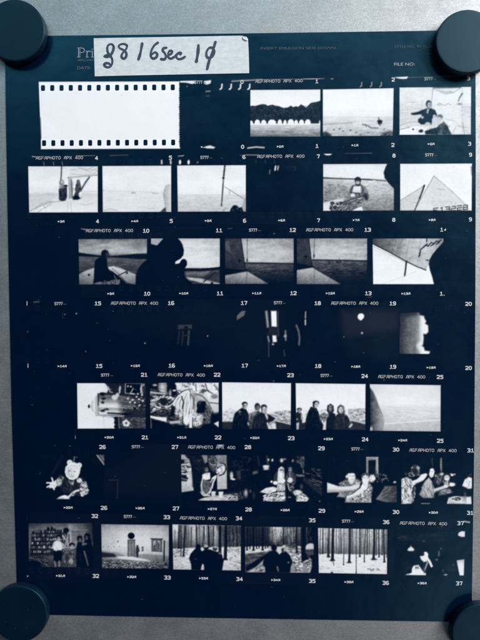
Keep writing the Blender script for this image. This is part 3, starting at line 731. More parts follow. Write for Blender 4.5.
# ---------- row 4, the one lit frame
f = Frame((380, 296, 480, 371), [(92, 76), (300, 78), (300, 279), (92, 279)])
pl = [(90, 90), (130, 84), (185, 77), (192, 92), (210, 96), (214, 110), (222, 122), (216, 132), (230, 142), (232, 172), (222, 182), (208, 182), (209, 205), (206, 232), (198, 240), (210, 246), (214, 262), (240, 266), (236, 280), (90, 280)]
f.g(pl, [(92, 46), (120, 72), (150, 104), (165, 102), (185, 134), (196, 190), (206, 228), (240, 232)], 'x', 4).n(10, 14, 60, pl)
f.p([(90, 74), (180, 76), (185, 90), (90, 110)], 44, 8, .7).e(190, 240, 14, 20, 225, 6, .5)
add(4, 'picture of a pale ragged bright patch', f)

# ---------- row 5
f = Frame((76, 380, 148, 434), [(6, 20), (466, 20), (466, 324), (10, 325)])
f.vg([(20, 226), (325, 236)]).n(2.5, 60, 50).l([(120, 40), (90, 150)], 3, 205, 6, .5)
f.p([(186, 14), (470, 14), (470, 328), (255, 328), (250, 258), (225, 244), (150, 236), (146, 100), (165, 82), (205, 82), (215, 62), (205, 38)], 34, 5)
f.p([(185, 24), (205, 40), (215, 60), (205, 84), (165, 80), (190, 62)], 210, 6, .8)
f.g([(150, 90), (300, 100), (420, 130), (420, 175), (150, 175)], [(95, 60), (125, 120), (150, 165), (175, 190)], soft=8, a=.9).g([(150, 150), (250, 150), (380, 175), (300, 232), (150, 236)], [(150, 170), (175, 215), (195, 150), (215, 205), (236, 190)], soft=8)
f.p([(280, 130), (470, 120), (470, 235), (300, 225)], 44, 22, .85)
for y, v in ((104, 160), (120, 95), (132, 175), (146, 150), (160, 205), (176, 225), (186, 120)): f.l([(160, y), (260, y + 4), (370, y + 14)], 4, v, 4, .55)
f.l([(212, 220), (300, 224), (366, 228)], 9, 14, 3).l([(150, 236), (250, 242), (320, 240)], 5, 215, 3).l([(320, 196), (410, 192)], 7, 16, 4).l([(300, 180), (400, 178)], 4, 130, 4)
f.e(176, 94, 18, 12, 22, 4).e(184, 124, 14, 9, 30, 4).e(178, 150, 10, 8, 34, 4).e(178, 206, 16, 8, 34, 4).e(208, 196, 10, 6, 40, 4).l([(170, 206), (190, 196), (212, 192)], 5, 26, 3)
f.e(258, 116, 20, 17, 205, 5, .9).e(276, 100, 12, 14, 185, 4).l([(294, 46), (290, 84)], 9, 205, 4).l([(282, 60), (298, 58)], 4, 150, 3).l([(216, 44), (226, 78), (244, 84)], 5, 195, 3).l([(214, 60), (236, 62)], 4, 150, 3)
f.p(R(330, 22, 440, 94), 18, 4).l([(330, 22), (328, 88), (395, 94)], 5, 165, 3).l([(332, 22), (438, 24)], 4, 120, 3).l([(382, 56), (362, 90), (385, 92)], 6, 185, 3).e(346, 42, 5, 5, 210, 2.5).e(366, 44, 6, 5, 195, 2.5).l([(440, 30), (434, 60), (440, 88)], 11, 170, 5).dabs(R(430, 25, 462, 90), 12, 60, 210, 5, 10, 80, 25)
f.dabs(R(330, 96, 462, 200), 46, 20, 150, 5, 12, 0, 30)
for x, y in ((346, 124), (378, 132), (404, 112), (392, 150), (420, 128), (446, 140), (360, 148), (440, 100), (424, 168), (412, 92)): f.e(x, y, 6, 5, 215, 3)
f.l([(440, 262), (462, 256)], 6, 225, 3).p(R(300, 250, 466, 328), 70, 8, .8).dabs(R(300, 250, 466, 325), 40, 30, 110, 5, 16, 5, 20)
f.p([(180, 246), (255, 250), (258, 326), (176, 326)], 226, 5).l([(182, 250), (190, 322)], 4, 190, 4).l([(180, 246), (250, 250)], 4, 150, 4)
for y in (254, 284, 312): f.e(266, y, 13, 9, 14, 3.5)
f.l([(284, 252), (290, 320)], 6, 130, 4).p([(310, 278), (336, 262), (360, 286), (350, 310), (318, 308)], 215, 4).p([(322, 284), (338, 274), (348, 290), (332, 300)], 130, 4).e(334, 288, 6, 5, 60, 3)
f.g([(148, 92), (148, 234), (130, 230), (106, 206), (94, 176), (104, 142), (126, 110)], [(94, 170), (118, 214), (138, 185), (148, 130)], 'x', 3).l([(134, 108), (132, 228)], 3, 130, 3).l([(146, 90), (148, 170)], 6, 30, 3).l([(112, 138), (106, 180), (114, 210)], 3, 150, 3).e(86, 176, 7, 12, 12, 3).l([(130, 236), (200, 240)], 4, 110, 3)
add(5, 'picture turned on its side of a steel coffee machine', f)

f = Frame((148, 380, 220, 434), [(12, 17), (472, 17), (472, 322), (14, 324)])
f.t(R(8, 12, 480, 330), 18, 120, 34, 18, 3, 1.4)
f.p(R(8, 12, 70, 70), 22, 6).e(46, 34, 14, 7, 165, 4).l([(16, 62), (60, 70)], 5, 90, 4).l([(18, 82), (110, 92)], 9, 200, 5).l([(40, 104), (150, 104)], 8, 26, 4)
f.g([(70, 22), (122, 18), (128, 70), (112, 84), (78, 78), (66, 52)], [(68, 90), (95, 190), (126, 110)], 'x', 3).l([(72, 30), (120, 28)], 3, 90, 2.5).l([(76, 60), (120, 64)], 3, 110, 2.5)
f.p([(128, 12), (186, 12), (196, 60), (190, 100), (150, 110), (128, 80)], 20, 5).e(176, 70, 12, 5, 215, 3).e(148, 88, 8, 22, 150, 5)
f.dabs(R(14, 104, 190, 200), 80, 30, 225, 7, 18, -10, 40).l([(20, 140), (70, 130), (84, 112)], 8, 190, 4).e(36, 160, 18, 14, 150, 5).p([(80, 130), (120, 118), (134, 150), (110, 172), (82, 160)], 30, 5).l([(120, 190), (160, 160), (190, 140)], 7, 180, 4).l([(80, 170), (120, 178)], 4, 210, 3)
f.e(92, 214, 42, 24, 22, 4).e(92, 214, 32, 16, 90, 4).e(92, 214, 22, 10, 34, 4).e(86, 208, 8, 4, 150, 3).l([(20, 216), (50, 200), (86, 190)], 6, 180, 4)
f.p([(14, 238), (60, 246), (124, 250), (122, 278), (70, 266), (14, 250)], 228, 3).p([(10, 258), (70, 270), (120, 285), (160, 296), (235, 300), (250, 330), (10, 330)], 20, 5).l([(18, 262), (22, 322)], 5, 130, 3)
f.p([(186, 14), (480, 14), (480, 210), (430, 200), (400, 140), (340, 100), (280, 70), (210, 90), (190, 60)], 200, 5).dabs([(190, 18), (470, 18), (470, 140), (400, 130), (330, 90), (210, 80)], 46, 110, 244, 12, 22, 40, 60)
f.l([(318, 28), (322, 70)], 6, 60, 4).l([(328, 20), (330, 60)], 6, 235, 4).e(370, 72, 22, 12, 80, 5).e(404, 48, 16, 18, 235, 5).l([(384, 26), (396, 70), (430, 90)], 7, 50, 4).e(442, 110, 24, 16, 120, 5).e(430, 150, 20, 10, 205, 5).l([(400, 150), (470, 158)], 6, 40, 4).p([(420, 164), (474, 160), (474, 214), (440, 216)], 185, 5)
f.p([(196, 140), (220, 92), (262, 62), (310, 74), (324, 110), (310, 200), (290, 260), (246, 290), (232, 240), (190, 230), (168, 190), (176, 150)], 150, 5)
r_ = random.Random(4)
for i in range(44):            # long pale hair falling from the crown
    q = i / 43.0
    x0 = 250 + 50 * q; x1 = 175 + 150 * q + r_.uniform(-8, 8); x2 = x1 + r_.uniform(-14, 10); y2 = 190 + r_.uniform(0, 60) + 40 * math.sin(q * 3)
    f.l([(x0, 66 + abs(q - .4) * 20), ((x0 + x1) / 2 - 8 + 16 * q, 104), (x1, 150), (x2, y2)], r_.uniform(3, 6), r_.choice((244, 230, 200, 90, 60, 236)), 3, .75)
f.l([(206, 96), (236, 72), (270, 62), (282, 76)], 5, 50, 3).l([(224, 110), (238, 150), (228, 190)], 8, 50, 4).l([(292, 96), (306, 140), (300, 190)], 6, 70, 4).l([(268, 76), (276, 150), (262, 230), (250, 290)], 10, 236, 4)
f.p([(300, 84), (350, 92), (396, 130), (424, 180), (430, 216), (414, 200), (384, 150), (350, 136), (320, 150)], 150, 5).l([(318, 92), (362, 104), (400, 146), (424, 196)], 4, 60, 3).l([(330, 112), (370, 126)], 4, 205, 4)
f.p([(320, 214), (336, 176), (362, 140), (384, 142), (390, 190), (374, 216), (340, 222)], 16, 3.5).p([(386, 150), (412, 186), (428, 226), (410, 280), (380, 250), (392, 200)], 80, 5).dabs([(386, 170), (424, 210), (420, 290), (370, 290), (376, 230)], 40, 40, 150, 3, 12, 70, 30)
f.t([(296, 220), (340, 226), (366, 236), (362, 290), (330, 312), (290, 300)], 120, 244, 14, 14, 5, 1.2).dabs([(290, 225), (366, 236), (350, 300), (285, 320)], 44, 90, 244, 4, 9, 30, 90)
f.e(258, 268, 17, 32, 236, 5).p([(272, 230), (292, 222), (296, 318), (276, 320)], 225, 4).l([(300, 250), (296, 316)], 5, 40, 3)
f.p([(150, 200), (166, 170), (182, 180), (180, 236), (150, 238)], 22, 5).e(206, 214, 18, 18, 180, 5).dabs([(176, 190), (236, 200), (240, 240), (180, 244)], 24, 60, 220, 4, 12, 50, 40).e(160, 258, 22, 14, 26, 5).p([(140, 276), (214, 270), (220, 286), (150, 292)], 175, 5).l([(150, 250), (190, 262)], 4, 130, 3)
f.p([(420, 226), (480, 226), (480, 330), (340, 330), (366, 296), (416, 286)], 20, 6).p([(440, 290), (474, 272), (474, 318)], 210, 4)
add(5, 'picture of a figure with long pale hair amid clutter', f)

def city(f, y, x0, x1):
    f.t([(x0, y), (x1, y - 3), (x1, 365), (x0, 365)], 70, 200, 22, 8, 4, 1.3)
f = Frame((221, 380, 293, 434), [(6, 14), (468, 20), (466, 328), (8, 328)])
f.vg([(14, 222), (90, 238), (200, 236), (328, 190)]).n(2.5, 80, 50)
f.t([(4, 214), (40, 200), (66, 182), (76, 196), (110, 206), (110, 280), (4, 282)], 150, 232, 14, 8, 5, 1.2).dabs([(6, 210), (100, 205), (96, 278), (8, 280)], 34, 120, 238, 3, 9, 0, 30).p([(4, 278), (80, 278), (80, 332), (4, 332)], 42, 5)
f.t([(320, 226), (370, 208), (430, 202), (472, 204), (472, 300), (320, 300)], 110, 215, 16, 6, 4, 1.3).dabs([(330, 222), (466, 206), (466, 290), (350, 280)], 60, 50, 230, 3, 12, 8, 14).p([(360, 272), (472, 296), (472, 332), (360, 332)], 44, 6).l([(350, 268), (400, 280), (470, 298)], 5, 190, 3).l([(380, 262), (470, 282)], 3, 70, 3)
f.dabs([(180, 200), (225, 195), (225, 225), (180, 225)], 16, 140, 230, 3, 8, 0, 40)
# middle figure
f.p([(178, 236), (216, 214), (256, 204), (272, 240), (260, 330), (180, 330)], 58, 4).p([(180, 225), (222, 210), (240, 218), (192, 262)], 120, 6).dabs([(180, 230), (230, 215), (220, 270), (184, 290)], 22, 40, 140, 4, 10, -40, 30)
f.e(242, 178, 19, 26, 52, 4).e(244, 170, 14, 12, 34, 4).e(246, 182, 10, 12, 120, 4).l([(238, 180), (254, 179)], 4, 60, 3).e(246, 196, 7, 6, 90, 3).l([(228, 190), (226, 210)], 6, 120, 4)
# left figure in a dark coat
f.p([(72, 332), (80, 262), (92, 222), (116, 200), (140, 184), (168, 194), (184, 226), (182, 262), (188, 332)], 24, 4).n(7, 12, 20, R(80, 200, 185, 328)).dabs([(112, 206), (136, 206), (132, 230), (116, 226)], 9, 70, 150, 4, 8, 40, 40)
f.e(158, 160, 20, 16, 26, 3.5).e(162, 174, 15, 18, 178, 4).e(150, 176, 7, 14, 90, 5).l([(152, 172), (172, 171)], 4, 85, 3).l([(160, 186), (168, 186)], 3, 110, 3).e(163, 180, 3, 4, 150, 3)
f.l([(180, 286), (184, 298)], 10, 160, 4)
# right figure
f.p([(204, 332), (214, 270), (238, 236), (270, 212), (304, 222), (330, 236), (362, 256), (346, 274), (322, 280), (318, 332)], 30, 4).n(8, 9, 18, R(215, 230, 330, 328)).l([(262, 250), (256, 320)], 5, 66, 4, .6).l([(234, 262), (224, 322)], 5, 60, 4, .6)
f.e(286, 180, 22, 18, 44, 4).e(288, 200, 17, 22, 190, 4).e(300, 204, 6, 18, 100, 5, .7).e(272, 196, 5, 20, 60, 4).l([(278, 196), (300, 195)], 4, 95, 3).e(288, 204, 3, 5, 150, 3).l([(282, 212), (294, 212)], 3, 105, 3)
f.p([(292, 226), (306, 222), (314, 250), (310, 268), (300, 250)], 185, 4).l([(310, 288), (322, 324)], 11, 190, 4).p([(342, 290), (364, 288), (368, 328), (352, 328)], 205, 5).l([(330, 300), (340, 326)], 6, 150, 4).e(240, 32, 8, 3, 200, 3)
add(5, 'picture of three people outdoors, one in a dark coat at the left', f)

f = Frame((294, 380, 366, 434), [(10, 20), (478, 26), (476, 334), (14, 332)])
f.vg([(20, 218), (110, 238), (185, 236), (334, 190)]).n(2.5, 80, 50)
f.t([(360, 192), (410, 188), (480, 186), (480, 290), (360, 290)], 110, 215, 18, 6, 4, 1.2).dabs([(350, 196), (474, 190), (474, 280), (370, 274)], 60, 60, 232, 3, 12, 4, 14).l([(407, 172), (408, 190)], 3, 175, 2.5).p([(380, 272), (480, 292), (480, 338), (370, 338)], 48, 6).l([(380, 268), (430, 278), (478, 294)], 5, 180, 3)
f.dabs([(60, 204), (84, 200), (80, 250), (62, 250)], 14, 120, 225, 4, 9, 0, 30).dabs([(166, 200), (216, 194), (214, 224), (170, 226)], 18, 130, 228, 4, 9, 0, 30).l([(70, 246), (66, 276)], 8, 205, 4)
f.p([(8, 338), (12, 220), (28, 206), (50, 220), (60, 256), (50, 300), (44, 338)], 34, 4).e(36, 196, 17, 12, 40, 4).e(38, 206, 10, 14, 165, 4).l([(32, 205), (46, 204)], 3, 80, 3).p([(46, 224), (58, 244), (56, 270), (48, 262)], 185, 5).p([(14, 288), (34, 282), (32, 330), (16, 332)], 175, 5).e(20, 262, 8, 6, 130, 4)
f.p([(44, 290), (80, 280), (80, 338), (44, 338)], 40, 5)
# left man
f.p([(72, 338), (78, 262), (92, 214), (112, 178), (150, 186), (164, 214), (176, 262), (196, 300), (190, 338)], 24, 4).n(7, 12, 20, R(78, 190, 180, 330)).l([(112, 186), (140, 196), (156, 214)], 6, 52, 4, .6)
f.p([(168, 234), (200, 214), (222, 230), (212, 262), (178, 272)], 96, 6).dabs([(168, 236), (222, 222), (206, 290), (180, 288)], 26, 50, 160, 4, 9, 30, 40)
f.e(146, 152, 22, 15, 26, 3.5).p([(124, 176), (126, 150), (140, 146), (136, 186)], 26, 3).e(151, 166, 15, 19, 198, 4).e(139, 170, 5, 14, 110, 5, .7).l([(144, 162), (164, 161)], 4, 90, 3).e(154, 170, 3, 5, 160, 3).l([(148, 178), (160, 178)], 3, 120, 3)
# hooded middle figure
f.p([(212, 338), (216, 262), (226, 222), (250, 212), (276, 226), (284, 338)], 28, 4).p([(218, 206), (222, 170), (244, 156), (264, 172), (268, 208), (252, 224), (230, 222)], 36, 4).e(243, 188, 12, 20, 135, 4).e(250, 192, 5, 15, 80, 4, .7).l([(234, 184), (253, 183)], 4, 65, 3).l([(238, 200), (248, 200)], 3, 70, 3).l([(228, 230), (224, 246)], 9, 150, 5, .8)
# right figure, hood and scarf
f.p([(262, 338), (268, 262), (286, 228), (330, 218), (358, 240), (372, 272), (384, 306), (372, 338)], 40, 4).n(11, 9, 18, R(270, 235, 372, 332)).p([(286, 214), (290, 178), (310, 162), (332, 174), (340, 214), (328, 232), (300, 232)], 58, 4).l([(334, 178), (344, 210), (340, 236)], 5, 160, 4, .8)
f.e(313, 198, 16, 23, 206, 4).e(324, 202, 5, 18, 130, 5, .7).l([(301, 194), (325, 193)], 4, 110, 3).e(313, 202, 3, 5, 165, 3).l([(305, 212), (321, 211)], 3.5, 120, 3).p([(292, 182), (312, 170), (332, 182), (330, 188), (312, 178), (296, 190)], 80, 4)
f.l([(372, 312), (384, 298)], 13, 190, 5).l([(290, 250), (284, 320)], 5, 66, 4, .6).l([(330, 246), (338, 320)], 5, 70, 4, .6)
add(5, 'picture of four people in a row, the leftmost cut off', f)

f = Frame((366, 370, 446, 445), [(22, 84), (449, 90), (448, 370), (24, 365)])
f.vg([(84, 234), (205, 238), (225, 226), (300, 218), (370, 212)]).n(3, 60, 30).n(8, 34, 6, R(90, 230, 450, 300)).n(7, 20, 5, R(100, 300, 450, 370))
f.l([(100, 215), (240, 238), (445, 250)], 3, 212, 4).l([(112, 322), (280, 312), (450, 300)], 5, 240, 2.5).p([(112, 326), (450, 305), (450, 372), (110, 372)], 204, 4, .5)
f.g([(16, 96), (40, 125), (58, 160), (78, 215), (98, 262), (110, 300), (108, 368), (16, 368)], [(22, 90), (45, 128), (80, 160), (112, 190)], 'x', 4).n(12, 26, 20, [(16, 110), (40, 140), (60, 180), (76, 230), (98, 290), (98, 360), (16, 360)], 8).l([(74, 240), (100, 285), (110, 320), (106, 362)], 3, 215, 4, .7).e(30, 355, 10, 14, 215, 5)
f.vig(.06)
f.pale = True
add(5, 'picture of a pale hazy slope with a dark edge', f)

# ---------- row 6
f = Frame((34, 451, 106, 505), [(36, 22), (470, 24), (470, 324), (36, 322)], 20)
f.n(3, 60, 60).l([(110, 170), (150, 100), (195, 30)], 9, 36, 9, .8).l([(400, 220), (450, 170)], 5, 30, 6, .8).p([(415, 22), (472, 22), (472, 96)], 84, 3).l([(418, 26), (468, 92)], 5, 190, 2.5).l([(440, 26), (468, 62)], 5, 130, 3).l([(430, 24), (470, 78)], 3, 40, 2.5)
f.l([(24, 162), (38, 150)], 6, 110, 4).l([(18, 185), (26, 180)], 4, 70, 3).l([(268, 38), (268, 60)], 4, 170, 3).l([(272, 42), (290, 42)], 3, 120, 3).l([(262, 62), (268, 72)], 3, 150, 3)
f.p([(150, 190), (170, 158), (196, 168), (220, 190), (250, 205), (290, 196), (316, 172), (350, 206), (364, 250), (354, 290), (320, 306), (286, 300), (240, 280), (200, 276), (176, 250)], 40, 5)
f.dabs([(155, 180), (178, 158), (200, 180), (190, 215), (165, 210)], 26, 50, 190, 5, 8, 60, 60).dabs([(300, 190), (346, 205), (364, 255), (350, 292), (310, 300), (310, 240)], 70, 70, 232, 6, 10, 60, 70)
f.p([(192, 196), (240, 212), (280, 204), (296, 240), (270, 262), (236, 280), (200, 278), (184, 250)], 34, 6).dabs([(200, 205), (280, 210), (270, 262), (200, 270)], 20, 26, 62, 5, 12, 70, 20)
f.e(330, 232, 22, 22, 150, 6).e(338, 268, 22, 22, 190, 6).l([(300, 232), (330, 246), (356, 250)], 5, 60, 4).l([(306, 272), (330, 262)], 5, 60, 4).dabs([(300, 200), (356, 220), (356, 290), (310, 296)], 24, 50, 240, 4, 8, 20, 80)
f.e(302, 196, 17, 15, 226, 4).e(296, 190, 6, 5, 150, 3).e(308, 204, 8, 6, 190, 3)
f.e(166, 208, 20, 25, 160, 5).dabs([(150, 190), (184, 190), (184, 232), (150, 240)], 26, 90, 225, 4, 8, 20, 60)
f.e(128, 226, 23, 22, 238, 3)
for a in ([(120, 215), (100, 212), (86, 212)], [(118, 228), (100, 234), (88, 240)], [(128, 212), (124, 195), (119, 180)], [(140, 214), (142, 200)], [(128, 240), (134, 256)], [(112, 236), (106, 244)]): f.l(a, 9, 236, 3)
f.l([(112, 220), (124, 222)], 2, 150, 2.5).l([(114, 228), (126, 230)], 2, 150, 2.5).e(140, 232, 8, 12, 170, 5, .6)
f.p([(228, 194), (246, 206), (268, 196), (262, 226), (244, 222)], 170, 4).l([(238, 200), (248, 216), (262, 200)], 4, 60, 3).l([(246, 222), (246, 268)], 3, 80, 3)
# hat and face
f.e(238, 76, 18, 17, 222, 4).e(240, 80, 8, 8, 165, 4).e(302, 96, 17, 18, 222, 4).e(300, 100, 8, 9, 165, 4)
f.p([(206, 140), (210, 108), (232, 82), (264, 74), (296, 86), (310, 116), (304, 150), (290, 178), (262, 194), (236, 190), (214, 168)], 226, 4)
f.dabs([(212, 130), (222, 96), (262, 80), (298, 96), (306, 130)], 30, 190, 244, 6, 9, 0, 90).l([(216, 122), (236, 100), (270, 98), (296, 116)], 4, 150, 4, .8)
f.p([(222, 150), (228, 116), (256, 104), (284, 116), (290, 146), (278, 176), (256, 188), (232, 178)], 216, 5).e(284, 150, 10, 28, 240, 6, .8).e(230, 140, 8, 22, 160, 6, .7)
f.l([(232, 134), (246, 132)], 5, 90, 3, .9).l([(262, 136), (276, 138)], 5, 100, 3, .9).l([(234, 124), (246, 121)], 3, 140, 3, .7).l([(248, 140), (250, 154)], 4, 150, 3, .8).e(252, 158, 6, 3, 130, 3, .8).l([(240, 168), (254, 171), (266, 168)], 4, 90, 3, .9).e(256, 178, 8, 4, 180, 4, .6).e(232, 162, 6, 7, 165, 4, .6)
f.p([(150, 320), (172, 304), (204, 294), (232, 304), (238, 322)], 205, 4).e(204, 306, 22, 9, 242, 4).l([(160, 318), (200, 314)], 3, 120, 3)
f.l([(236, 302), (256, 282), (276, 268), (298, 262)], 13, 222, 4).l([(250, 296), (262, 296), (272, 284)], 7, 200, 3).l([(244, 300), (262, 278)], 3, 60, 3).l([(264, 290), (282, 278)], 3, 70, 3)
add(6, 'picture of a small child in a bear-eared hat holding out a hand', f)

f = Frame((180, 452, 252, 506), [(6, 16), (478, 20), (478, 326), (10, 324)], 20)
f.n(4, 40, 40)
f.p([(6, 14), (34, 14), (60, 46), (72, 90), (82, 150), (90, 240), (88, 256), (8, 268)], 176, 4).g([(8, 150), (80, 150), (90, 255), (8, 268)], [(150, 178), (200, 196), (265, 172)]).dabs([(8, 40), (50, 50), (70, 110), (40, 200), (8, 200)], 30, 30, 215, 6, 16, 10, 30)
f.p([(6, 52), (26, 50), (28, 76), (8, 80)], 26, 4).e(56, 100, 12, 8, 60, 4).p([(8, 150), (40, 152), (52, 178), (46, 196), (8, 194)], 32, 4).l([(8, 176), (48, 186)], 4, 175, 3).l([(10, 116), (40, 122)], 6, 40, 4).p([(30, 14), (60, 16), (66, 50), (46, 40)], 40, 5)
f.p([(60, 18), (150, 18), (178, 70), (170, 110), (130, 130), (90, 110)], 32, 6).dabs([(80, 40), (160, 30), (170, 90), (110, 120)], 26, 24, 66, 8, 18, 40, 40).p([(144, 20), (186, 20), (184, 66), (166, 76)], 130, 5).l([(186, 20), (186, 70)], 5, 30, 3)
f.p([(190, 22), (246, 20), (262, 60), (246, 100), (232, 140), (206, 120), (188, 70)], 72, 6).dabs([(192, 30), (246, 26), (258, 66), (226, 110), (198, 90)], 40, 40, 130, 6, 14, 60, 40).l([(206, 84), (222, 86)], 5, 160, 3).l([(230, 84), (240, 86)], 4, 150, 3).l([(210, 106), (232, 104)], 4, 40, 3)
f.g([(246, 20), (312, 18), (314, 246), (248, 250)], [(20, 140), (60, 120), (130, 180), (248, 165)], soft=3).p([(312, 18), (480, 20), (480, 262), (314, 240)], 24, 4).dabs([(318, 25), (470, 25), (470, 130), (380, 130)], 40, 18, 46, 8, 20, 0, 60)
f.p([(238, 110), (262, 78), (296, 70), (312, 100), (304, 140), (276, 156), (244, 146)], 150, 5).dabs([(242, 105), (290, 74), (308, 110), (280, 150), (248, 145)], 34, 40, 240, 5, 9, 30, 90).l([(270, 72), (300, 82), (308, 112), (292, 146), (262, 158)], 7, 24, 3).e(262, 122, 12, 12, 235, 4).e(290, 104, 8, 12, 220, 4)
f.p([(80, 120), (150, 120), (168, 150), (150, 210), (110, 260), (84, 230)], 26, 8).p([(156, 104), (184, 98), (194, 124), (184, 146), (160, 140)], 52, 5).e(178, 118, 10, 12, 128, 4).l([(172, 116), (186, 115)], 3, 50, 3)
f.p([(150, 150), (172, 140), (200, 138), (202, 180), (170, 188), (148, 178)], 232, 4).e(180, 146, 10, 5, 160, 3).p([(142, 196), (176, 186), (204, 200), (208, 244), (184, 276), (150, 272), (138, 240)], 90, 5).dabs([(142, 196), (200, 196), (206, 250), (150, 272)], 34, 50, 150, 4, 12, 70, 30)
f.l([(150, 184), (142, 220), (146, 262), (172, 286), (196, 270)], 8, 210, 4).l([(196, 272), (212, 240), (222, 200), (236, 172)], 10, 224, 4).l([(138, 270), (160, 290), (196, 288)], 10, 215, 4).l([(218, 176), (238, 162)], 12, 235, 4).l([(206, 200), (216, 180)], 8, 190, 4).p([(212, 246), (250, 250), (250, 290), (206, 286)], 30, 6)
f.p([(90, 270), (140, 272), (134, 326), (100, 324)], 16, 5).g([(116, 326), (140, 312), (200, 294), (300, 284), (386, 290), (388, 326)], [(284, 130), (306, 190), (326, 206)], soft=4).dabs([(150, 306), (380, 292), (380, 322), (150, 322)], 24, 120, 240, 4, 22, 0, 8)
f.p([(208, 266), (236, 264), (236, 294), (210, 296)], 196, 3.5).e(222, 267, 13, 4, 226, 3).p([(258, 268), (288, 266), (286, 304), (262, 306)], 232, 3.5).e(273, 268, 14, 4, 200, 3).e(282, 288, 5, 16, 170, 4, .7)
f.l([(298, 276), (380, 266)], 6, 50, 3).l([(300, 286), (384, 278)], 4, 150, 3).dabs([(310, 284), (384, 276), (384, 318), (330, 320)], 24, 40, 200, 4, 16, -10, 30)
f.p([(326, 240), (322, 190), (356, 178), (388, 184), (412, 220), (424, 262), (330, 266)], 24, 5).e(338, 150, 17, 24, 44, 4).e(344, 156, 10, 22, 196, 4).l([(338, 150), (352, 150)], 3, 110, 3).p([(332, 178), (352, 174), (372, 182), (356, 188)], 232, 3.5).p([(376, 128), (402, 124), (404, 180), (388, 184)], 72, 6, .8)
f.p([(386, 262), (428, 258), (426, 320), (388, 322)], 34, 5).dabs(R(386, 262, 426, 320), 18, 16, 90, 5, 12, 60, 40).e(440, 276, 12, 26, 130, 6).e(438, 270, 6, 12, 175, 5).e(470, 262, 8, 10, 80, 5)
f.vig(.15)
add(6, 'picture of people behind a table with two white cups', f)

f = Frame((252, 452, 324, 506), [(2, 20), (470, 22), (470, 332), (2, 330)], 20)
f.n(4, 40, 30).l([(38, 26), (48, 90)], 7, 50, 5).l([(98, 24), (106, 80)], 9, 72, 5).e(110, 52, 5, 8, 190, 3).e(136, 54, 6, 9, 200, 3).e(198, 56, 10, 12, 238, 3.5).e(198, 56, 18, 20, 90, 8, .35).e(218, 48, 10, 5, 130, 4).e(272, 58, 7, 9, 120, 4)
f.p([(74, 90), (112, 88), (112, 116), (78, 120)], 150, 5).e(94, 96, 18, 7, 226, 4).e(94, 112, 12, 6, 190, 4).p([(2, 132), (36, 124), (40, 142), (4, 150)], 92, 6)
f.p([(294, 56), (320, 56), (324, 30), (346, 28), (350, 92), (338, 112), (324, 80), (300, 72)], 78, 5).dabs([(296, 30), (348, 30), (346, 110), (320, 90)], 18, 40, 110, 5, 14, 80, 30).l([(342, 120), (344, 140)], 8, 110, 4).l([(298, 154), (346, 158)], 9, 130, 4).dabs(R(300, 148, 344, 166), 10, 60, 190, 4, 8, 0, 20)
f.p([(342, 160), (470, 250), (470, 300), (340, 190)], 40, 8).dabs([(360, 110), (468, 110), (468, 260), (380, 200)], 60, 20, 92, 4, 18, 14, 20).l([(400, 180), (466, 204)], 5, 110, 4).l([(400, 196), (462, 220)], 4, 80, 3)
# left bearded figure
f.p([(142, 200), (146, 156), (164, 132), (176, 130), (178, 200)], 56, 5).p([(170, 206), (172, 150), (176, 112), (196, 96), (212, 108), (216, 150), (212, 210)], 224, 4).e(198, 126, 15, 16, 130, 4).l([(186, 120), (210, 119)], 4, 60, 3).e(200, 130, 4, 5, 175, 3).e(192, 152, 12, 22, 236, 5).l([(206, 140), (208, 190)], 5, 120, 4, .7).l([(180, 150), (184, 190)], 4, 150, 4, .6).l([(178, 112), (196, 98), (212, 112)], 4, 160, 3)
f.e(156, 206, 16, 12, 236, 3.5).e(130, 198, 7, 7, 240, 3).e(210, 192, 13, 12, 232, 3.5).p([(166, 214), (220, 208), (222, 256), (168, 262)], 172, 4).dabs([(168, 214), (220, 210), (220, 256), (170, 260)], 22, 130, 205, 4, 14, 80, 20)
# right figure
f.p([(220, 220), (224, 156), (240, 134), (272, 132), (292, 160), (290, 210), (270, 224)], 70, 5).dabs([(228, 150), (288, 150), (286, 210), (228, 210)], 40, 40, 110, 4, 10, 60, 40).e(254, 106, 14, 10, 46, 4).e(254, 118, 12, 16, 132, 4).l([(246, 114), (262, 114)], 3, 60, 3).e(254, 128, 5, 3, 70, 3).l([(252, 136), (254, 170)], 4, 150, 3)
f.e(254, 188, 17, 17, 212, 4).dabs(R(240, 174, 270, 204), 10, 120, 240, 4, 8, 30, 60).p([(236, 206), (276, 206), (270, 260), (244, 262)], 40, 5).l([(240, 212), (246, 246), (262, 262)], 7, 170, 4).l([(272, 214), (276, 240)], 6, 180, 4).dabs(R(240, 210, 276, 258), 16, 24, 150, 4, 8, 60, 50)
f.p([(54, 266), (92, 240), (140, 232), (170, 240), (160, 262), (110, 280)], 214, 4).p([(74, 326), (84, 284), (140, 276), (220, 262), (222, 332), (74, 332)], 150, 4).dabs([(80, 290), (160, 272), (220, 266), (220, 328), (80, 328)], 60, 60, 240, 6, 14, -20, 40).dabs([(64, 262), (160, 240), (150, 262), (90, 276)], 16, 150, 244, 5, 14, -15, 20)
f.p([(228, 262), (272, 262), (270, 288), (230, 290)], 24, 4).p([(240, 298), (260, 298), (260, 306), (240, 306)], 130, 3).e(304, 270, 30, 17, 200, 5).p([(296, 296), (320, 286), (380, 308), (366, 332), (298, 332)], 190, 4).dabs([(278, 262), (330, 262), (375, 310), (300, 330)], 34, 90, 238, 5, 12, 20, 40)
f.e(330, 230, 10, 16, 72, 5).e(450, 330, 4, 4, 200, 2.5).e(8, 290, 12, 22, 46, 8)
add(6, 'picture of a bearded figure in a robe at a table', f)

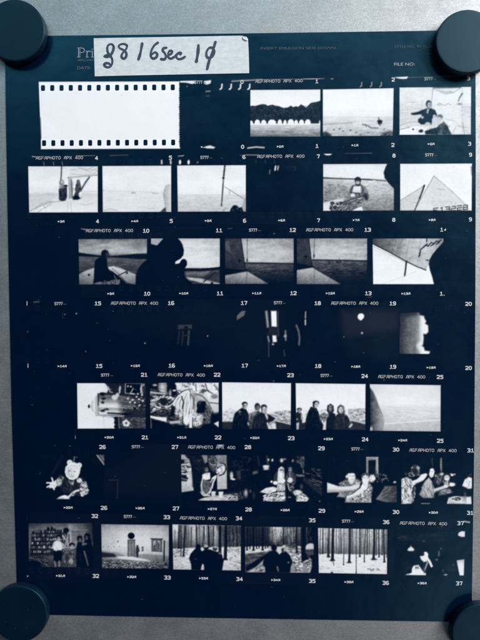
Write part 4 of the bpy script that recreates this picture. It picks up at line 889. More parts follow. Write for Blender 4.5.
f = Frame((326, 453, 398, 507), [(4, 20), (474, 22), (474, 334), (6, 332)], 20)
f.n(3, 50, 50).p([(268, 26), (348, 26), (350, 140), (268, 142)], 128, 3.5).p([(282, 48), (332, 46), (330, 142), (282, 142)], 24, 3.5).l([(272, 30), (346, 30)], 5, 165, 3).l([(342, 30), (344, 136)], 5, 160, 3)
f.dabs([(320, 140), (400, 140), (420, 185), (340, 195)], 34, 24, 110, 6, 12, 40, 60).l([(336, 120), (330, 170)], 6, 60, 5).e(458, 194, 9, 6, 200, 3.5).e(306, 170, 20, 24, 205, 5).dabs(R(288, 148, 326, 196), 18, 110, 244, 5, 9, 50, 70)
f.g([(332, 308), (370, 258), (392, 220), (476, 218), (476, 330), (400, 328)], [(330, 115), (400, 88), (476, 50)], 'x', 4).dabs([(350, 290), (396, 228), (470, 226), (470, 320)], 24, 50, 105, 5, 26, -20, 20)
# patterned shirts
f.p([(84, 200), (130, 178), (210, 172), (236, 190), (216, 240), (150, 290), (78, 286), (96, 250)], 110, 5).dabs([(88, 205), (200, 180), (230, 200), (180, 270), (80, 280)], 90, 40, 205, 4, 8, 40, 90)
f.p([(126, 332), (130, 300), (210, 262), (244, 210), (290, 200), (312, 232), (304, 270), (300, 334)], 130, 5).dabs([(135, 325), (150, 295), (240, 250), (296, 206), (306, 250), (298, 328)], 120, 40, 228, 4, 9, 50, 90)
f.p([(6, 196), (40, 208), (90, 224), (160, 222), (224, 206), (232, 226), (180, 246), (90, 258), (8, 262)], 206, 4).g([(6, 236), (90, 246), (180, 238), (180, 248), (90, 260), (6, 264)], [(236, 190), (262, 140)], soft=5).n(7, 24, 9, R(6, 200, 230, 260))
f.p([(132, 292), (180, 272), (236, 228), (256, 232), (250, 252), (200, 290), (146, 306)], 216, 4).l([(150, 302), (210, 280)], 4, 140, 4).l([(82, 284), (130, 296)], 8, 50, 4).p([(72, 292), (90, 270), (126, 286), (126, 296)], 140, 5)
# left man
f.e(167, 140, 27, 24, 26, 4).p([(142, 150), (146, 136), (168, 126), (192, 138), (196, 164), (188, 186), (168, 194), (150, 182)], 226, 4).e(138, 158, 7, 10, 205, 4).e(188, 168, 8, 18, 180, 6, .7).l([(154, 152), (166, 151)], 4.5, 95, 3, .9).l([(176, 152), (190, 153)], 4.5, 95, 3, .9).l([(172, 156), (175, 168)], 4, 170, 3, .8).l([(162, 178), (182, 178)], 4, 120, 3, .9).p([(144, 136), (158, 120), (186, 122), (196, 142), (184, 134), (160, 136)], 26, 4).p([(150, 186), (186, 190), (180, 206), (160, 206)], 190, 5)
# right person, hand at the mouth
f.e(262, 152, 28, 20, 60, 4).p([(240, 168), (244, 152), (264, 144), (284, 156), (288, 184), (276, 208), (256, 210), (242, 194)], 226, 4).l([(248, 166), (260, 165)], 4.5, 110, 3, .9).l([(270, 166), (282, 168)], 4.5, 110, 3, .9).l([(266, 170), (267, 182)], 4, 180, 3, .8).e(282, 184, 6, 16, 185, 5, .6).dabs([(240, 140), (284, 138), (290, 156), (244, 156)], 18, 30, 120, 3, 9, 60, 50)
f.p([(232, 226), (246, 200), (270, 200), (280, 216), (268, 236), (246, 246)], 234, 4).l([(250, 206), (262, 220)], 3, 160, 3).l([(258, 202), (270, 216)], 3, 160, 3).l([(238, 260), (244, 288)], 10, 230, 4).e(262, 240, 8, 7, 235, 4).l([(232, 206), (226, 226)], 7, 40, 4)
add(6, 'picture of two people embracing beside a bright doorway', f)

f = Frame((400, 454, 474, 510), [(6, 22), (468, 24), (468, 328), (8, 326)], 20)
f.n(4, 50, 40).l([(208, 26), (210, 84)], 6, 66, 4).l([(267, 28), (268, 110)], 10, 112, 4).l([(264, 40), (265, 100)], 3, 150, 3)
f.e(100, 106, 30, 34, 66, 5).dabs([(72, 80), (128, 80), (132, 140), (74, 146)], 46, 24, 160, 4, 10, 60, 80).e(98, 110, 15, 20, 34, 5).e(118, 90, 10, 8, 150, 5).dabs([(36, 118), (74, 120), (74, 150), (40, 146)], 12, 60, 150, 4, 8, 20, 50)
f.p([(6, 164), (44, 150), (76, 166), (84, 206), (76, 250), (84, 290), (74, 322), (8, 326)], 182, 5).dabs([(10, 170), (76, 170), (80, 300), (12, 320)], 70, 110, 244, 7, 16, 70, 40).dabs([(10, 170), (76, 170), (80, 300), (12, 320)], 26, 60, 120, 4, 14, 70, 40).l([(96, 216), (88, 260), (82, 310)], 8, 110, 5).dabs([(86, 210), (104, 215), (90, 310), (78, 310)], 16, 60, 190, 4, 10, 80, 20)
f.p([(74, 178), (110, 164), (140, 136), (170, 132), (176, 144), (150, 172), (112, 188), (86, 206)], 222, 4).l([(140, 138), (166, 130), (178, 136)], 8, 236, 4).l([(96, 190), (140, 176)], 4, 150, 4).l([(182, 136), (158, 172), (130, 200)], 6, 16, 3)
f.g([(148, 200), (166, 172), (186, 152), (206, 176), (218, 212), (226, 226), (276, 208), (300, 210), (290, 226), (236, 244), (222, 256), (220, 284), (150, 286), (124, 262), (140, 232)], [(150, 178), (220, 152), (286, 118)], soft=5).dabs([(150, 200), (190, 170), (214, 220), (216, 276), (140, 268)], 30, 110, 185, 5, 22, 65, 20).l([(206, 190), (216, 228), (236, 240)], 4, 80, 4)
f.l([(224, 234), (262, 222), (292, 212)], 13, 190, 4).e(300, 208, 14, 10, 224, 4).dabs(R(284, 196, 316, 218), 8, 150, 244, 4, 8, -20, 30)
f.p([(186, 110), (196, 90), (214, 90), (224, 112), (216, 146), (202, 154), (188, 136)], 232, 4).l([(196, 114), (216, 113)], 4, 130, 3, .9).l([(206, 118), (207, 128)], 3, 180, 3).l([(200, 138), (212, 138)], 3.5, 130, 3, .9).p([(184, 100), (190, 84), (216, 82), (226, 96), (214, 92), (196, 96), (190, 128), (180, 160), (172, 168)], 22, 4)
f.p([(222, 186), (230, 140), (256, 124), (280, 132), (276, 176), (250, 204)], 74, 6).dabs([(226, 140), (276, 126), (284, 180), (232, 198)], 50, 20, 150, 5, 10, 50, 60).e(272, 130, 12, 10, 180, 5)
f.e(302, 140, 22, 14, 56, 4).e(304, 156, 18, 18, 208, 4).l([(294, 152), (314, 152)], 4, 110, 3).p([(276, 178), (320, 172), (326, 196), (296, 198)], 130, 5).dabs([(278, 176), (320, 172), (324, 196), (290, 198)], 18, 70, 210, 4, 8, 30, 60).e(336, 198, 22, 12, 226, 4).l([(316, 176), (318, 200)], 6, 36, 3).p([(256, 234), (320, 222), (344, 250), (300, 262), (250, 270)], 92, 6).dabs([(258, 236), (320, 226), (336, 250), (260, 266)], 22, 60, 150, 5, 16, 10, 30)
f.e(338, 136, 9, 7, 240, 3).e(354, 132, 5, 5, 200, 3).e(330, 128, 5, 4, 150, 3).p([(404, 206), (420, 166), (444, 150), (468, 156), (468, 222), (440, 226)], 220, 4).dabs([(412, 196), (440, 156), (466, 160), (466, 222)], 22, 120, 244, 5, 10, 70, 40).l([(440, 150), (462, 130)], 10, 60, 4).l([(410, 210), (440, 222)], 4, 70, 3).e(422, 268, 8, 22, 62, 5)
f.g([(304, 322), (314, 282), (360, 274), (462, 276), (464, 326)], [(274, 130), (326, 178)], soft=4).e(366, 292, 40, 17, 238, 3.5).e(366, 291, 32, 12, 60, 3.5).dabs(R(342, 282, 392, 302), 18, 20, 210, 4, 9, 20, 60).p([(430, 284), (458, 278), (462, 322), (434, 324)], 214, 4).e(396, 312, 24, 7, 200, 5).l([(320, 290), (312, 318)], 5, 215, 4).l([(140, 322), (192, 322)], 4, 196, 3)
add(6, 'picture of people passing food along a table', f)

# ---------- row 7
f = Frame((26, 518, 98, 572), [(16, 34), (452, 32), (450, 332), (18, 328)], 30)
f.vg([(32, 92), (80, 136), (160, 124), (332, 60)]).n(5, 50, 30)
f.g([(280, 40), (456, 36), (456, 150), (360, 200), (280, 200)], [(280, 156), (360, 132), (420, 92), (452, 60)], 'x', 6).p([(306, 80), (412, 78), (412, 150), (312, 160)], 118, 4).l([(306, 80), (412, 78)], 4, 165, 3).l([(306, 82), (308, 160)], 3, 90, 3)
f.p([(40, 90), (100, 80), (190, 76), (270, 82), (288, 150), (250, 250), (24, 256)], 44, 6)
r_ = random.Random(9)
for row_, y in enumerate((98, 124, 150, 176, 204, 232)):       # shelves of books and boxes
    f.l([(44 - row_ * 3, y + 6), (150, y + 2), (250, y)], 4, 16, 3)
    x = 46 - row_ * 3
    while x < 250:
        w_ = r_.uniform(4, 16); h_ = r_.uniform(9, 19)
        f.p([(x, y), (x, y - h_), (x + w_, y - h_ - 1), (x + w_, y - 1)], r_.choice((34, 56, 80, 120, 160, 196, 100)), 2.2, .9)
        x += w_ + r_.uniform(0, 5)
f.e(148, 72, 9, 12, 20, 3).e(172, 70, 8, 13, 20, 3).e(190, 78, 7, 8, 26, 3).e(268, 82, 19, 17, 20, 3.5).l([(286, 110), (288, 160)], 6, 26, 3)
f.p([(248, 110), (282, 108), (288, 190), (262, 220), (246, 200)], 138, 6).dabs(R(246, 110, 272, 220), 22, 30, 205, 5, 10, 80, 30)
f.p([(20, 262), (100, 250), (150, 268), (160, 330), (20, 330)], 66, 8).dabs([(24, 262), (140, 258), (150, 320), (90, 325)], 30, 30, 140, 5, 20, 20, 30).p([(18, 290), (60, 282), (96, 296), (104, 330), (18, 330)], 14, 6)
f.p([(182, 214), (230, 210), (242, 240), (238, 290), (186, 294)], 14, 4).l([(192, 290), (196, 326)], 9, 150, 4).l([(222, 288), (222, 322)], 9, 150, 4)
f.p([(178, 196), (188, 158), (208, 150), (234, 158), (244, 196), (238, 214), (186, 216)], 214, 4).dabs([(186, 165), (230, 160), (238, 208), (188, 210)], 18, 165, 240, 5, 16, 75, 25).l([(184, 170), (174, 200)], 8, 180, 4).l([(240, 170), (248, 200)], 8, 170, 4)
f.e(217, 128, 17, 18, 22, 4).e(218, 138, 10, 13, 165, 4).l([(211, 134), (226, 134)], 3, 70, 3)
f.p([(246, 330), (250, 250), (266, 208), (300, 196), (338, 208), (350, 240), (340, 330)], 86, 5).dabs([(254, 250), (280, 206), (330, 206), (346, 240), (330, 326), (256, 326)], 70, 36, 150, 4, 9, 60, 80).e(306, 180, 20, 16, 18, 4).e(308, 194, 13, 15, 178, 4).l([(299, 190), (318, 190)], 4, 80, 3).e(310, 204, 5, 3, 100, 3).e(300, 290, 14, 18, 165, 5).e(272, 262, 12, 24, 50, 6).e(332, 262, 10, 22, 60, 6)
f.p([(336, 330), (334, 200), (344, 160), (372, 158), (388, 200), (384, 330)], 20, 5).e(358, 138, 18, 22, 14, 4).e(360, 146, 9, 13, 112, 4).l([(353, 142), (367, 142)], 3, 50, 3)
f.p([(380, 332), (384, 190), (392, 140), (432, 136), (446, 200), (452, 332)], 16, 5).e(408, 124, 20, 24, 12, 4).e(404, 132, 9, 14, 104, 4).l([(397, 128), (411, 128)], 3, 48, 3).l([(378, 176), (400, 172)], 11, 130, 4).l([(388, 222), (404, 276), (414, 316)], 9, 135, 5).l([(360, 240), (366, 300)], 5, 46, 4)
f.p([(444, 30), (460, 30), (460, 340), (450, 340)], 22, 6).vig(.5)
add(7, 'picture of four people in front of crowded bookshelves', f)

f = Frame((96, 512, 176, 587), [(30, 72), (438, 78), (438, 342), (35, 338)])
f.vg([(72, 178), (120, 204), (200, 206), (250, 190)]).n(4, 60, 40)
f.g([(20, 232), (120, 240), (190, 262), (290, 250), (445, 262), (445, 300), (20, 285)], [(235, 150), (290, 120)], soft=4).p([(30, 240), (110, 250), (130, 272), (30, 275)], 45, 5).l([(30, 232), (190, 250)], 3, 170, 3)
f.g([(20, 275), (110, 272), (180, 268), (280, 280), (445, 302), (445, 346), (20, 346)], [(265, 180), (290, 120), (345, 70)], soft=4).t([(30, 285), (130, 285), (300, 300), (440, 305), (440, 342), (32, 342)], 30, 190, 9, 5, 5, 1.7).p([(120, 268), (190, 264), (300, 284), (330, 296), (240, 292), (140, 280)], 226, 4, .85)
f.e(211, 143, 20, 19, 20, 2.5).e(211, 143, 20, 19, 20, 2.5).p([(190, 166), (234, 166), (236, 266), (191, 268)], 112, 2.5).l([(192, 168), (192, 266)], 4, 60, 2.5).l([(232, 168), (234, 266)], 4, 70, 2.5).l([(212, 170), (213, 264)], 3, 80, 2.5).l([(192, 168), (234, 167)], 4, 60, 2.5).p([(198, 174), (208, 174), (209, 260), (199, 260)], 140, 3, .5)
f.p([(238, 240), (239, 214), (248, 204), (258, 212), (262, 236), (255, 242), (254, 272), (243, 272)], 46, 3).e(248, 206, 7, 8, 60, 3)
f.p([(274, 208), (285, 208), (285, 236), (275, 236)], 62, 3).e(280, 222, 3, 6, 150, 2)
f.p([(332, 158), (398, 160), (396, 242), (332, 238)], 82, 2.5).p([(342, 170), (360, 170), (360, 232), (342, 230)], 150, 2.5).p([(368, 170), (388, 172), (386, 236), (368, 233)], 150, 2.5).p([(345, 200), (356, 195), (358, 232), (345, 230)], 70, 4).p([(370, 180), (382, 190), (380, 234), (370, 232)], 75, 4).l([(328, 160), (400, 162)], 5, 60, 2.5).l([(330, 240), (398, 245)], 4, 210, 2.5)
f.l([(410, 174), (408, 292)], 9, 40, 3).p([(418, 175), (442, 178), (442, 262), (418, 258)], 150, 5, .6).e(131, 177, 4, 4, 70, 2.5)
for x in (44, 75, 108, 140): f.e(x, 205 + x * .02, 3, 3, 110, 2.5)
f.vig(.35)
add(7, 'picture of a person beside the door of a white house', f)

def forest(f, y0, yb, gaps, base):
    """far wood: sky showing through between thin stems, darker towards the ground"""
    f.vg([(y0, base + 50), ((y0 + yb) / 2, base + 10), (yb, base - 35), (yb + 8, 190)])
    for x, w, v in gaps: f.e(x, y0 + 10, w, (yb - y0) * .62, v, 16, .8)
    r = random.Random(int(base) + 5)
    for k in range(80):
        x = r.uniform(4, 474); h = r.uniform(0, .25) * (yb - y0)
        f.l([(x + r.uniform(-7, 7), y0 + h * r.choice((0, 1))), (x, yb + r.uniform(-6, 6))], r.uniform(1.2, 3.2), r.uniform(40, 125), 2.0, r.uniform(.25, .75))
    for k in range(70):
        x = r.uniform(4, 474); y = r.uniform(y0, (y0 + yb) / 2)
        f.l([(x, y), (x + r.uniform(-16, 16), y - r.uniform(4, 20))], 1.4, r.uniform(50, 120), 2, r.uniform(.25, .6))

def trunk(f, x, y0, yb, w, v, lean=0):
    """one near trunk: tapered, a little crooked, paler on one side"""
    r = random.Random(int(x * 13 + w))
    pts = [(x + lean - w * .36, y0), (x + lean + w * .36, y0)]
    mid = x + lean * .5 + r.uniform(-2, 2)
    poly = [pts[0], pts[1], (mid + w * .42, (y0 + yb) / 2), (x + w * .48, yb - 14), (x + w * .8, yb), (x - w * .8, yb), (x - w * .48, yb - 14), (mid - w * .42, (y0 + yb) / 2)]
    f.p(poly, v, 2.2, .95)
    if w > 7: f.l([(x + lean - w * .2, y0), (mid - w * .2, (y0 + yb) / 2), (x - w * .2, yb - 10)], w * .18, v + 38, 2.5, .5)
    for k in range(2):
        yy = r.uniform(y0, y0 + (yb - y0) * .5); sg = r.choice((-1, 1))
        f.l([(x + lean * .7, yy), (x + sg * r.uniform(8, 22), yy - r.uniform(5, 26))], 1.5, v + 14, 2, .65)

f = Frame((171, 520, 243, 574), [(8, 28), (468, 36), (466, 338), (14, 330)])
forest(f, 30, 186, [(8, 60, 226), (160, 30, 214), (230, 20, 222), (290, 16, 205)], 110)
f.p([(8, 26), (50, 26), (46, 70), (8, 70)], 232, 10)
f.p([(300, 36), (470, 36), (470, 190), (370, 190)], 56, 12, .7).dabs([(370, 45), (466, 45), (466, 185), (380, 185)], 70, 20, 110, 3, 40, 88, 5)
f.p([(4, 196), (60, 190), (140, 186), (340, 180), (470, 178), (470, 345), (4, 345)], 206, 6).n(9, 30, 10, R(8, 200, 468, 335)).dabs([(10, 200), (120, 195), (100, 240), (12, 250)], 44, 60, 190, 3, 16, -12, 20).dabs([(380, 190), (466, 190), (466, 330), (370, 300)], 70, 90, 244, 4, 14, 20, 30).dabs([(14, 240), (120, 240), (110, 325), (16, 325)], 26, 150, 240, 4, 20, -8, 12).l([(66, 200), (66, 240)], 6, 60, 4)
trunk(f, 52, 34, 192, 11, 24, 2); trunk(f, 68, 34, 194, 9, 30, -2); trunk(f, 84, 40, 244, 12, 22, 12); trunk(f, 26, 60, 190, 5, 60, 0); trunk(f, 104, 60, 186, 4, 80, 0); trunk(f, 134, 50, 184, 6, 60, 2)
trunk(f, 172, 36, 190, 11, 26, -2); trunk(f, 212, 38, 180, 10, 40, 10); trunk(f, 226, 40, 160, 6, 50, -8); trunk(f, 252, 36, 180, 15, 24, -4); trunk(f, 278, 40, 172, 8, 40, 8); trunk(f, 286, 38, 176, 5, 60, -6)
trunk(f, 326, 38, 240, 22, 18, 0); trunk(f, 362, 36, 268, 24, 16, 4); trunk(f, 392, 40, 182, 6, 40, 2); trunk(f, 416, 40, 180, 6, 34, -2); trunk(f, 440, 42, 178, 7, 36, 0)
f.p([(120, 256), (130, 226), (156, 196), (170, 186), (196, 190), (206, 208), (228, 196), (262, 196), (286, 206), (322, 214), (340, 236), (352, 270), (340, 340), (222, 342), (218, 300), (210, 292), (198, 334), (136, 332), (134, 296)], 14, 4)
f.e(182, 180, 17, 19, 16, 4).e(234, 184, 18, 17, 28, 4).p([(218, 182), (224, 170), (240, 166), (250, 178), (240, 180)], 190, 4).e(294, 190, 16, 16, 40, 4).p([(280, 184), (290, 174), (306, 178), (308, 190), (296, 186)], 185, 4).dabs([(286, 178), (308, 180), (306, 200), (290, 198)], 8, 40, 170, 3, 6, 0, 90).e(164, 260, 8, 5, 62, 4).e(326, 222, 10, 8, 95, 5).p([(200, 332), (208, 298), (216, 298), (216, 332)], 196, 4).l([(170, 210), (160, 240)], 5, 30, 4).l([(236, 210), (240, 300)], 4, 22, 4)
f.vig(.2)
add(7, 'picture of three dark figures walking among snowy trees', f)

f = Frame((244, 522, 316, 576), [(4, 30), (468, 34), (468, 340), (8, 336)], 20)
forest(f, 32, 160, [(200, 60, 205), (300, 40, 120)], 70)
f.p([(4, 28), (180, 30), (176, 170), (4, 170)], 26, 16, .75).g([(186, 32), (256, 32), (256, 100), (206, 150)], [(32, 215), (70, 180), (150, 90)], soft=14).dabs([(186, 36), (340, 36), (340, 150), (200, 150)], 90, 40, 190, 2.5, 26, 85, 14)
f.p([(4, 168), (60, 164), (176, 164), (160, 196), (4, 214)], 206, 5).dabs([(6, 166), (170, 166), (150, 196), (8, 208)], 26, 150, 244, 4, 18, 0, 12).p([(4, 214), (150, 196), (110, 250), (50, 290), (8, 300)], 74, 6).dabs([(8, 218), (150, 200), (100, 250), (10, 296)], 40, 40, 140, 4, 20, -10, 14).p([(8, 300), (60, 268), (130, 220), (170, 190), (150, 236), (80, 300), (10, 336)], 22, 7)
f.p([(64, 330), (100, 290), (130, 276), (140, 334)], 130, 6).dabs([(66, 325), (110, 285), (136, 280), (138, 330)], 34, 60, 225, 4, 12, -20, 30)
f.p([(270, 150), (380, 180), (440, 230), (450, 290), (424, 338), (310, 336), (316, 260)], 150, 6).dabs([(285, 160), (380, 185), (444, 240), (440, 320), (330, 334), (322, 250)], 120, 60, 246, 5, 14, 10, 40)
f.dabs([(270, 145), (380, 150), (384, 210), (320, 200)], 50, 50, 170, 4, 18, 5, 14)
for x, w, yb, v in ((20, 9, 190, 18), (40, 6, 180, 26), (64, 14, 192, 14), (84, 7, 180, 24), (100, 6, 176, 28), (124, 13, 190, 14), (142, 6, 178, 26), (158, 6, 172, 30), (186, 4, 160, 50), (262, 10, 156, 26), (290, 4, 150, 60), (310, 4, 150, 70), (352, 13, 206, 22), (332, 5, 170, 50), (376, 5, 160, 40)): trunk(f, x, 34, yb, w, v, (x % 7) - 3)
f.p([(382, 34), (414, 34), (412, 180), (424, 226), (436, 246), (384, 268), (380, 190)], 16, 4).p([(424, 34), (476, 34), (476, 346), (440, 340), (452, 300), (450, 250), (424, 226), (416, 120)], 16, 5).dabs([(416, 40), (460, 40), (460, 140), (420, 140)], 22, 20, 62, 4, 34, 88, 8).e(444, 170, 32, 28, 196, 4).p([(408, 184), (468, 180), (468, 216), (436, 224), (410, 206)], 76, 5).l([(412, 192), (464, 190)], 3, 30, 3).p([(466, 140), (480, 140), (480, 240), (466, 240)], 14, 3)
f.p([(124, 280), (136, 240), (160, 206), (180, 190), (214, 192), (236, 216), (254, 200), (282, 196), (306, 222), (324, 268), (312, 300), (308, 338), (142, 338), (140, 304)], 14, 4).e(200, 172, 19, 22, 15, 4).e(264, 184, 16, 20, 52, 4).p([(248, 176), (256, 156), (272, 154), (280, 172), (266, 172)], 190, 4).e(272, 184, 8, 10, 150, 4).e(296, 270, 6, 5, 120, 3.5).l([(222, 300), (228, 326)], 9, 125, 5).l([(180, 220), (172, 300)], 5, 22, 4).l([(262, 220), (256, 320)], 5, 22, 4)
f.vig(.2)
add(7, 'picture of two dark figures on a snowy forest path', f)

f = Frame((316, 523, 388, 577), [(12, 32), (476, 42), (474, 342), (18, 334)])
forest(f, 34, 206, [(40, 50, 230), (140, 40, 220), (170, 30, 232), (300, 60, 205), (410, 40, 190)], 150)
f.p([(8, 204), (120, 206), (250, 210), (478, 216), (478, 350), (8, 350)], 228, 5).n(6, 30, 8, R(14, 214, 474, 338)).dabs([(16, 285), (80, 285), (90, 305), (20, 310)], 18, 80, 200, 3.5, 12, 8, 14).dabs([(345, 300), (430, 300), (430, 320), (350, 320)], 18, 30, 170, 5, 10, 10, 25).dabs([(20, 230), (470, 230), (470, 330), (24, 325)], 50, 170, 215, 2.5, 24, 4, 10).l([(100, 318), (180, 324)], 3, 160, 3).l([(120, 270), (200, 280)], 3, 185, 3)
for x, w, yb, v, t in ((28, 6, 210, 50, 1), (44, 9, 208, 34, 2), (62, 4, 204, 70, 0), (84, 12, 226, 26, 3), (76, 5, 222, 50, -2), (110, 20, 250, 20, 3), (136, 4, 206, 70, 0), (152, 6, 208, 50, 1), (164, 4, 206, 60, 0), (184, 7, 282, 56, 2), (198, 4, 206, 80, 0), (222, 17, 264, 30, 4), (238, 4, 206, 80, 0), (246, 5, 208, 66, -1), (268, 7, 338, 70, 4), (292, 11, 228, 46, 0), (304, 4, 206, 70, 0), (322, 8, 262, 50, 8), (340, 8, 212, 40, 2), (356, 4, 210, 70, 0), (384, 17, 244, 22, 4), (402, 6, 216, 50, 0), (420, 9, 230, 40, -2), (440, 6, 216, 50, 0), (456, 12, 264, 30, -4), (470, 5, 230, 50, 0)): trunk(f, x, 36, yb, w, v, t)
f.e(108, 250, 16, 6, 34, 4).e(220, 264, 16, 5, 50, 4).e(386, 242, 18, 6, 34, 4).e(84, 226, 12, 5, 40, 4).l([(114, 255), (120, 284)], 5, 70, 3).e(106, 332, 8, 6, 24, 3.5).vig(.12)
add(7, 'picture of bare tree trunks standing in snow', f)

f = Frame((390, 512, 470, 587), [(28, 108), (452, 112), (450, 384), (30, 380)], 20)
f.n(4, 60, 30).t(R(45, 120, 330, 180), 20, 36, 60, 12, 20).l([(50, 155), (75, 148), (98, 155)], 5, 62, 4).e(202, 174, 5, 4, 90, 3)
f.p([(408, 140), (412, 124), (430, 114), (450, 116), (450, 148), (430, 150)], 205, 4).p([(104, 228), (112, 216), (125, 208), (138, 215), (147, 228), (138, 234), (115, 234)], 215, 4).l([(124, 204), (128, 214)], 4, 190, 3)
f.e(306, 220, 4, 4, 120, 3).l([(294, 238), (293, 262)], 7, 110, 4).e(280, 286, 7, 6, 120, 3, .8).e(365, 340, 30, 26, 40, 14, .6).e(334, 377, 10, 4, 190, 3).e(318, 352, 4, 6, 80, 3).e(380, 316, 3, 3, 110, 2.5)
f.g([(400, 290), (446, 284), (442, 382), (418, 380)], [(284, 160), (320, 220), (382, 226)], soft=3)
f.e(212, 258, 17, 19, 232, 3).e(196, 252, 10, 18, 30, 3).p([(182, 270), (200, 262), (228, 270), (222, 296), (204, 300), (186, 284)], 225, 4).l([(222, 275), (238, 298), (250, 325)], 13, 230, 3).l([(226, 300), (215, 330), (206, 352)], 9, 150, 4).e(186, 268, 5, 4, 230, 3)
f.p([(92, 378), (112, 368), (130, 366), (132, 340), (142, 322), (172, 318), (184, 336), (194, 352), (214, 366), (216, 380)], 228, 3).p([(150, 326), (172, 326), (176, 342), (150, 342)], 120, 4).l([(200, 330), (206, 366)], 7, 60, 4).e(110, 368, 7, 4, 30, 3).e(105, 330, 20, 22, 34, 14, .6).n(10, 12, 10, R(92, 318, 216, 380))
add(7, 'picture of a seated person lit in a dark room', f)

# --- the clear leader at the head of the first strip, with its perforations
def ribbon(pts, w, z, closed=False):
    """flat rectangles along a polyline given in photograph pixels; returns verts, faces"""
    V, F = [], []
    for i, ((ax, ay), (bx, by)) in enumerate(zip(pts[:-1], pts[1:])):
        dx, dy = bx - ax, by - ay
        n = math.hypot(dx, dy) or 1e-6
        dx, dy = dx / n, dy / n
        h = w / 2
        ax, ay, bx, by = ax - dx * h * .7, ay - dy * h * .7, bx + dx * h * .7, by + dy * h * .7
        k = len(V)
        P = plane([ax - dy * h, bx - dy * h, bx + dy * h, ax + dy * h], [ay + dx * h, by + dx * h, by - dx * h, ay - dx * h], z + i * 2e-6)
        V += list(P)
        F.append((k, k + 1, k + 2, k + 3))
    return V, F

def flat(name, pts, mat, parent, z):
    P = plane([p[0] for p in pts], [p[1] for p in pts], z)
    a = 0.0
    for i in range(len(P)):
        j = (i + 1) % len(P); a += P[i][0] * P[j][1] - P[j][0] * P[i][1]
    idx = tuple(range(len(P)))
    return mesh_obj(name, P, [idx if a > 0 else idx[::-1]], mat, parent)

def build_leader():
    f = Frame((0, 0, 480, 640), [(38.4, 81.6), (179.6, 81.2), (180.2, 148.8), (40.8, 149.4)], 241, 1.7)
    f.n(1.2, 30, 30).g(R(41, 92, 179, 139), [(90, 237), (140, 237)], soft=.6)
    f.l([(41.6, 92), (41.6, 110)], .3, 200, .3, .7)
    e = STRIPS[1]
    # torn right end: a little scalloped dark margin
    for i in range(28):
        y = 84 + i * 2.3
        f.e(179.9 + .2 * math.sin(i * 1.7), y, .75 + .35 * random.random(), .9, 20, .35)
    f.l([(40.6, 118), (41.2, 138)], .7, 60, .5, .7)
    f.p([(36, 80), (38.3, 80), (41.0, 138), (40.4, 151), (36, 151)], 20, .3)
    o = f.build(e, 1.0, False)
    o.name = 'clear_leader'; o['label'] = 'clear white length of film with dark perforations'
    def rounded(cx, cy, w, h, r):
        pts = []
        for sx, sy, a0 in ((1, 1, 0), (-1, 1, 90), (-1, -1, 180), (1, -1, 270)):
            for k in range(4):
                a = math.radians(a0 + k * 30)
                pts.append((cx + sx * (w / 2 - r) + r * math.cos(a), cy + sy * (h / 2 - r) + r * math.sin(a)))
        return pts
    for i in range(15):
        flat('perforation', rounded(43.0 + i * 9.27, 88.0 - i * .05, 4.1, 5.8, 1.1), M_BLACK, e, Z_INK)
        flat('perforation', rounded(44.1 + i * 9.22, 143.1 - i * .05, 4.0, 5.8, 1.1), M_BLACK, e, Z_INK)
build_leader()

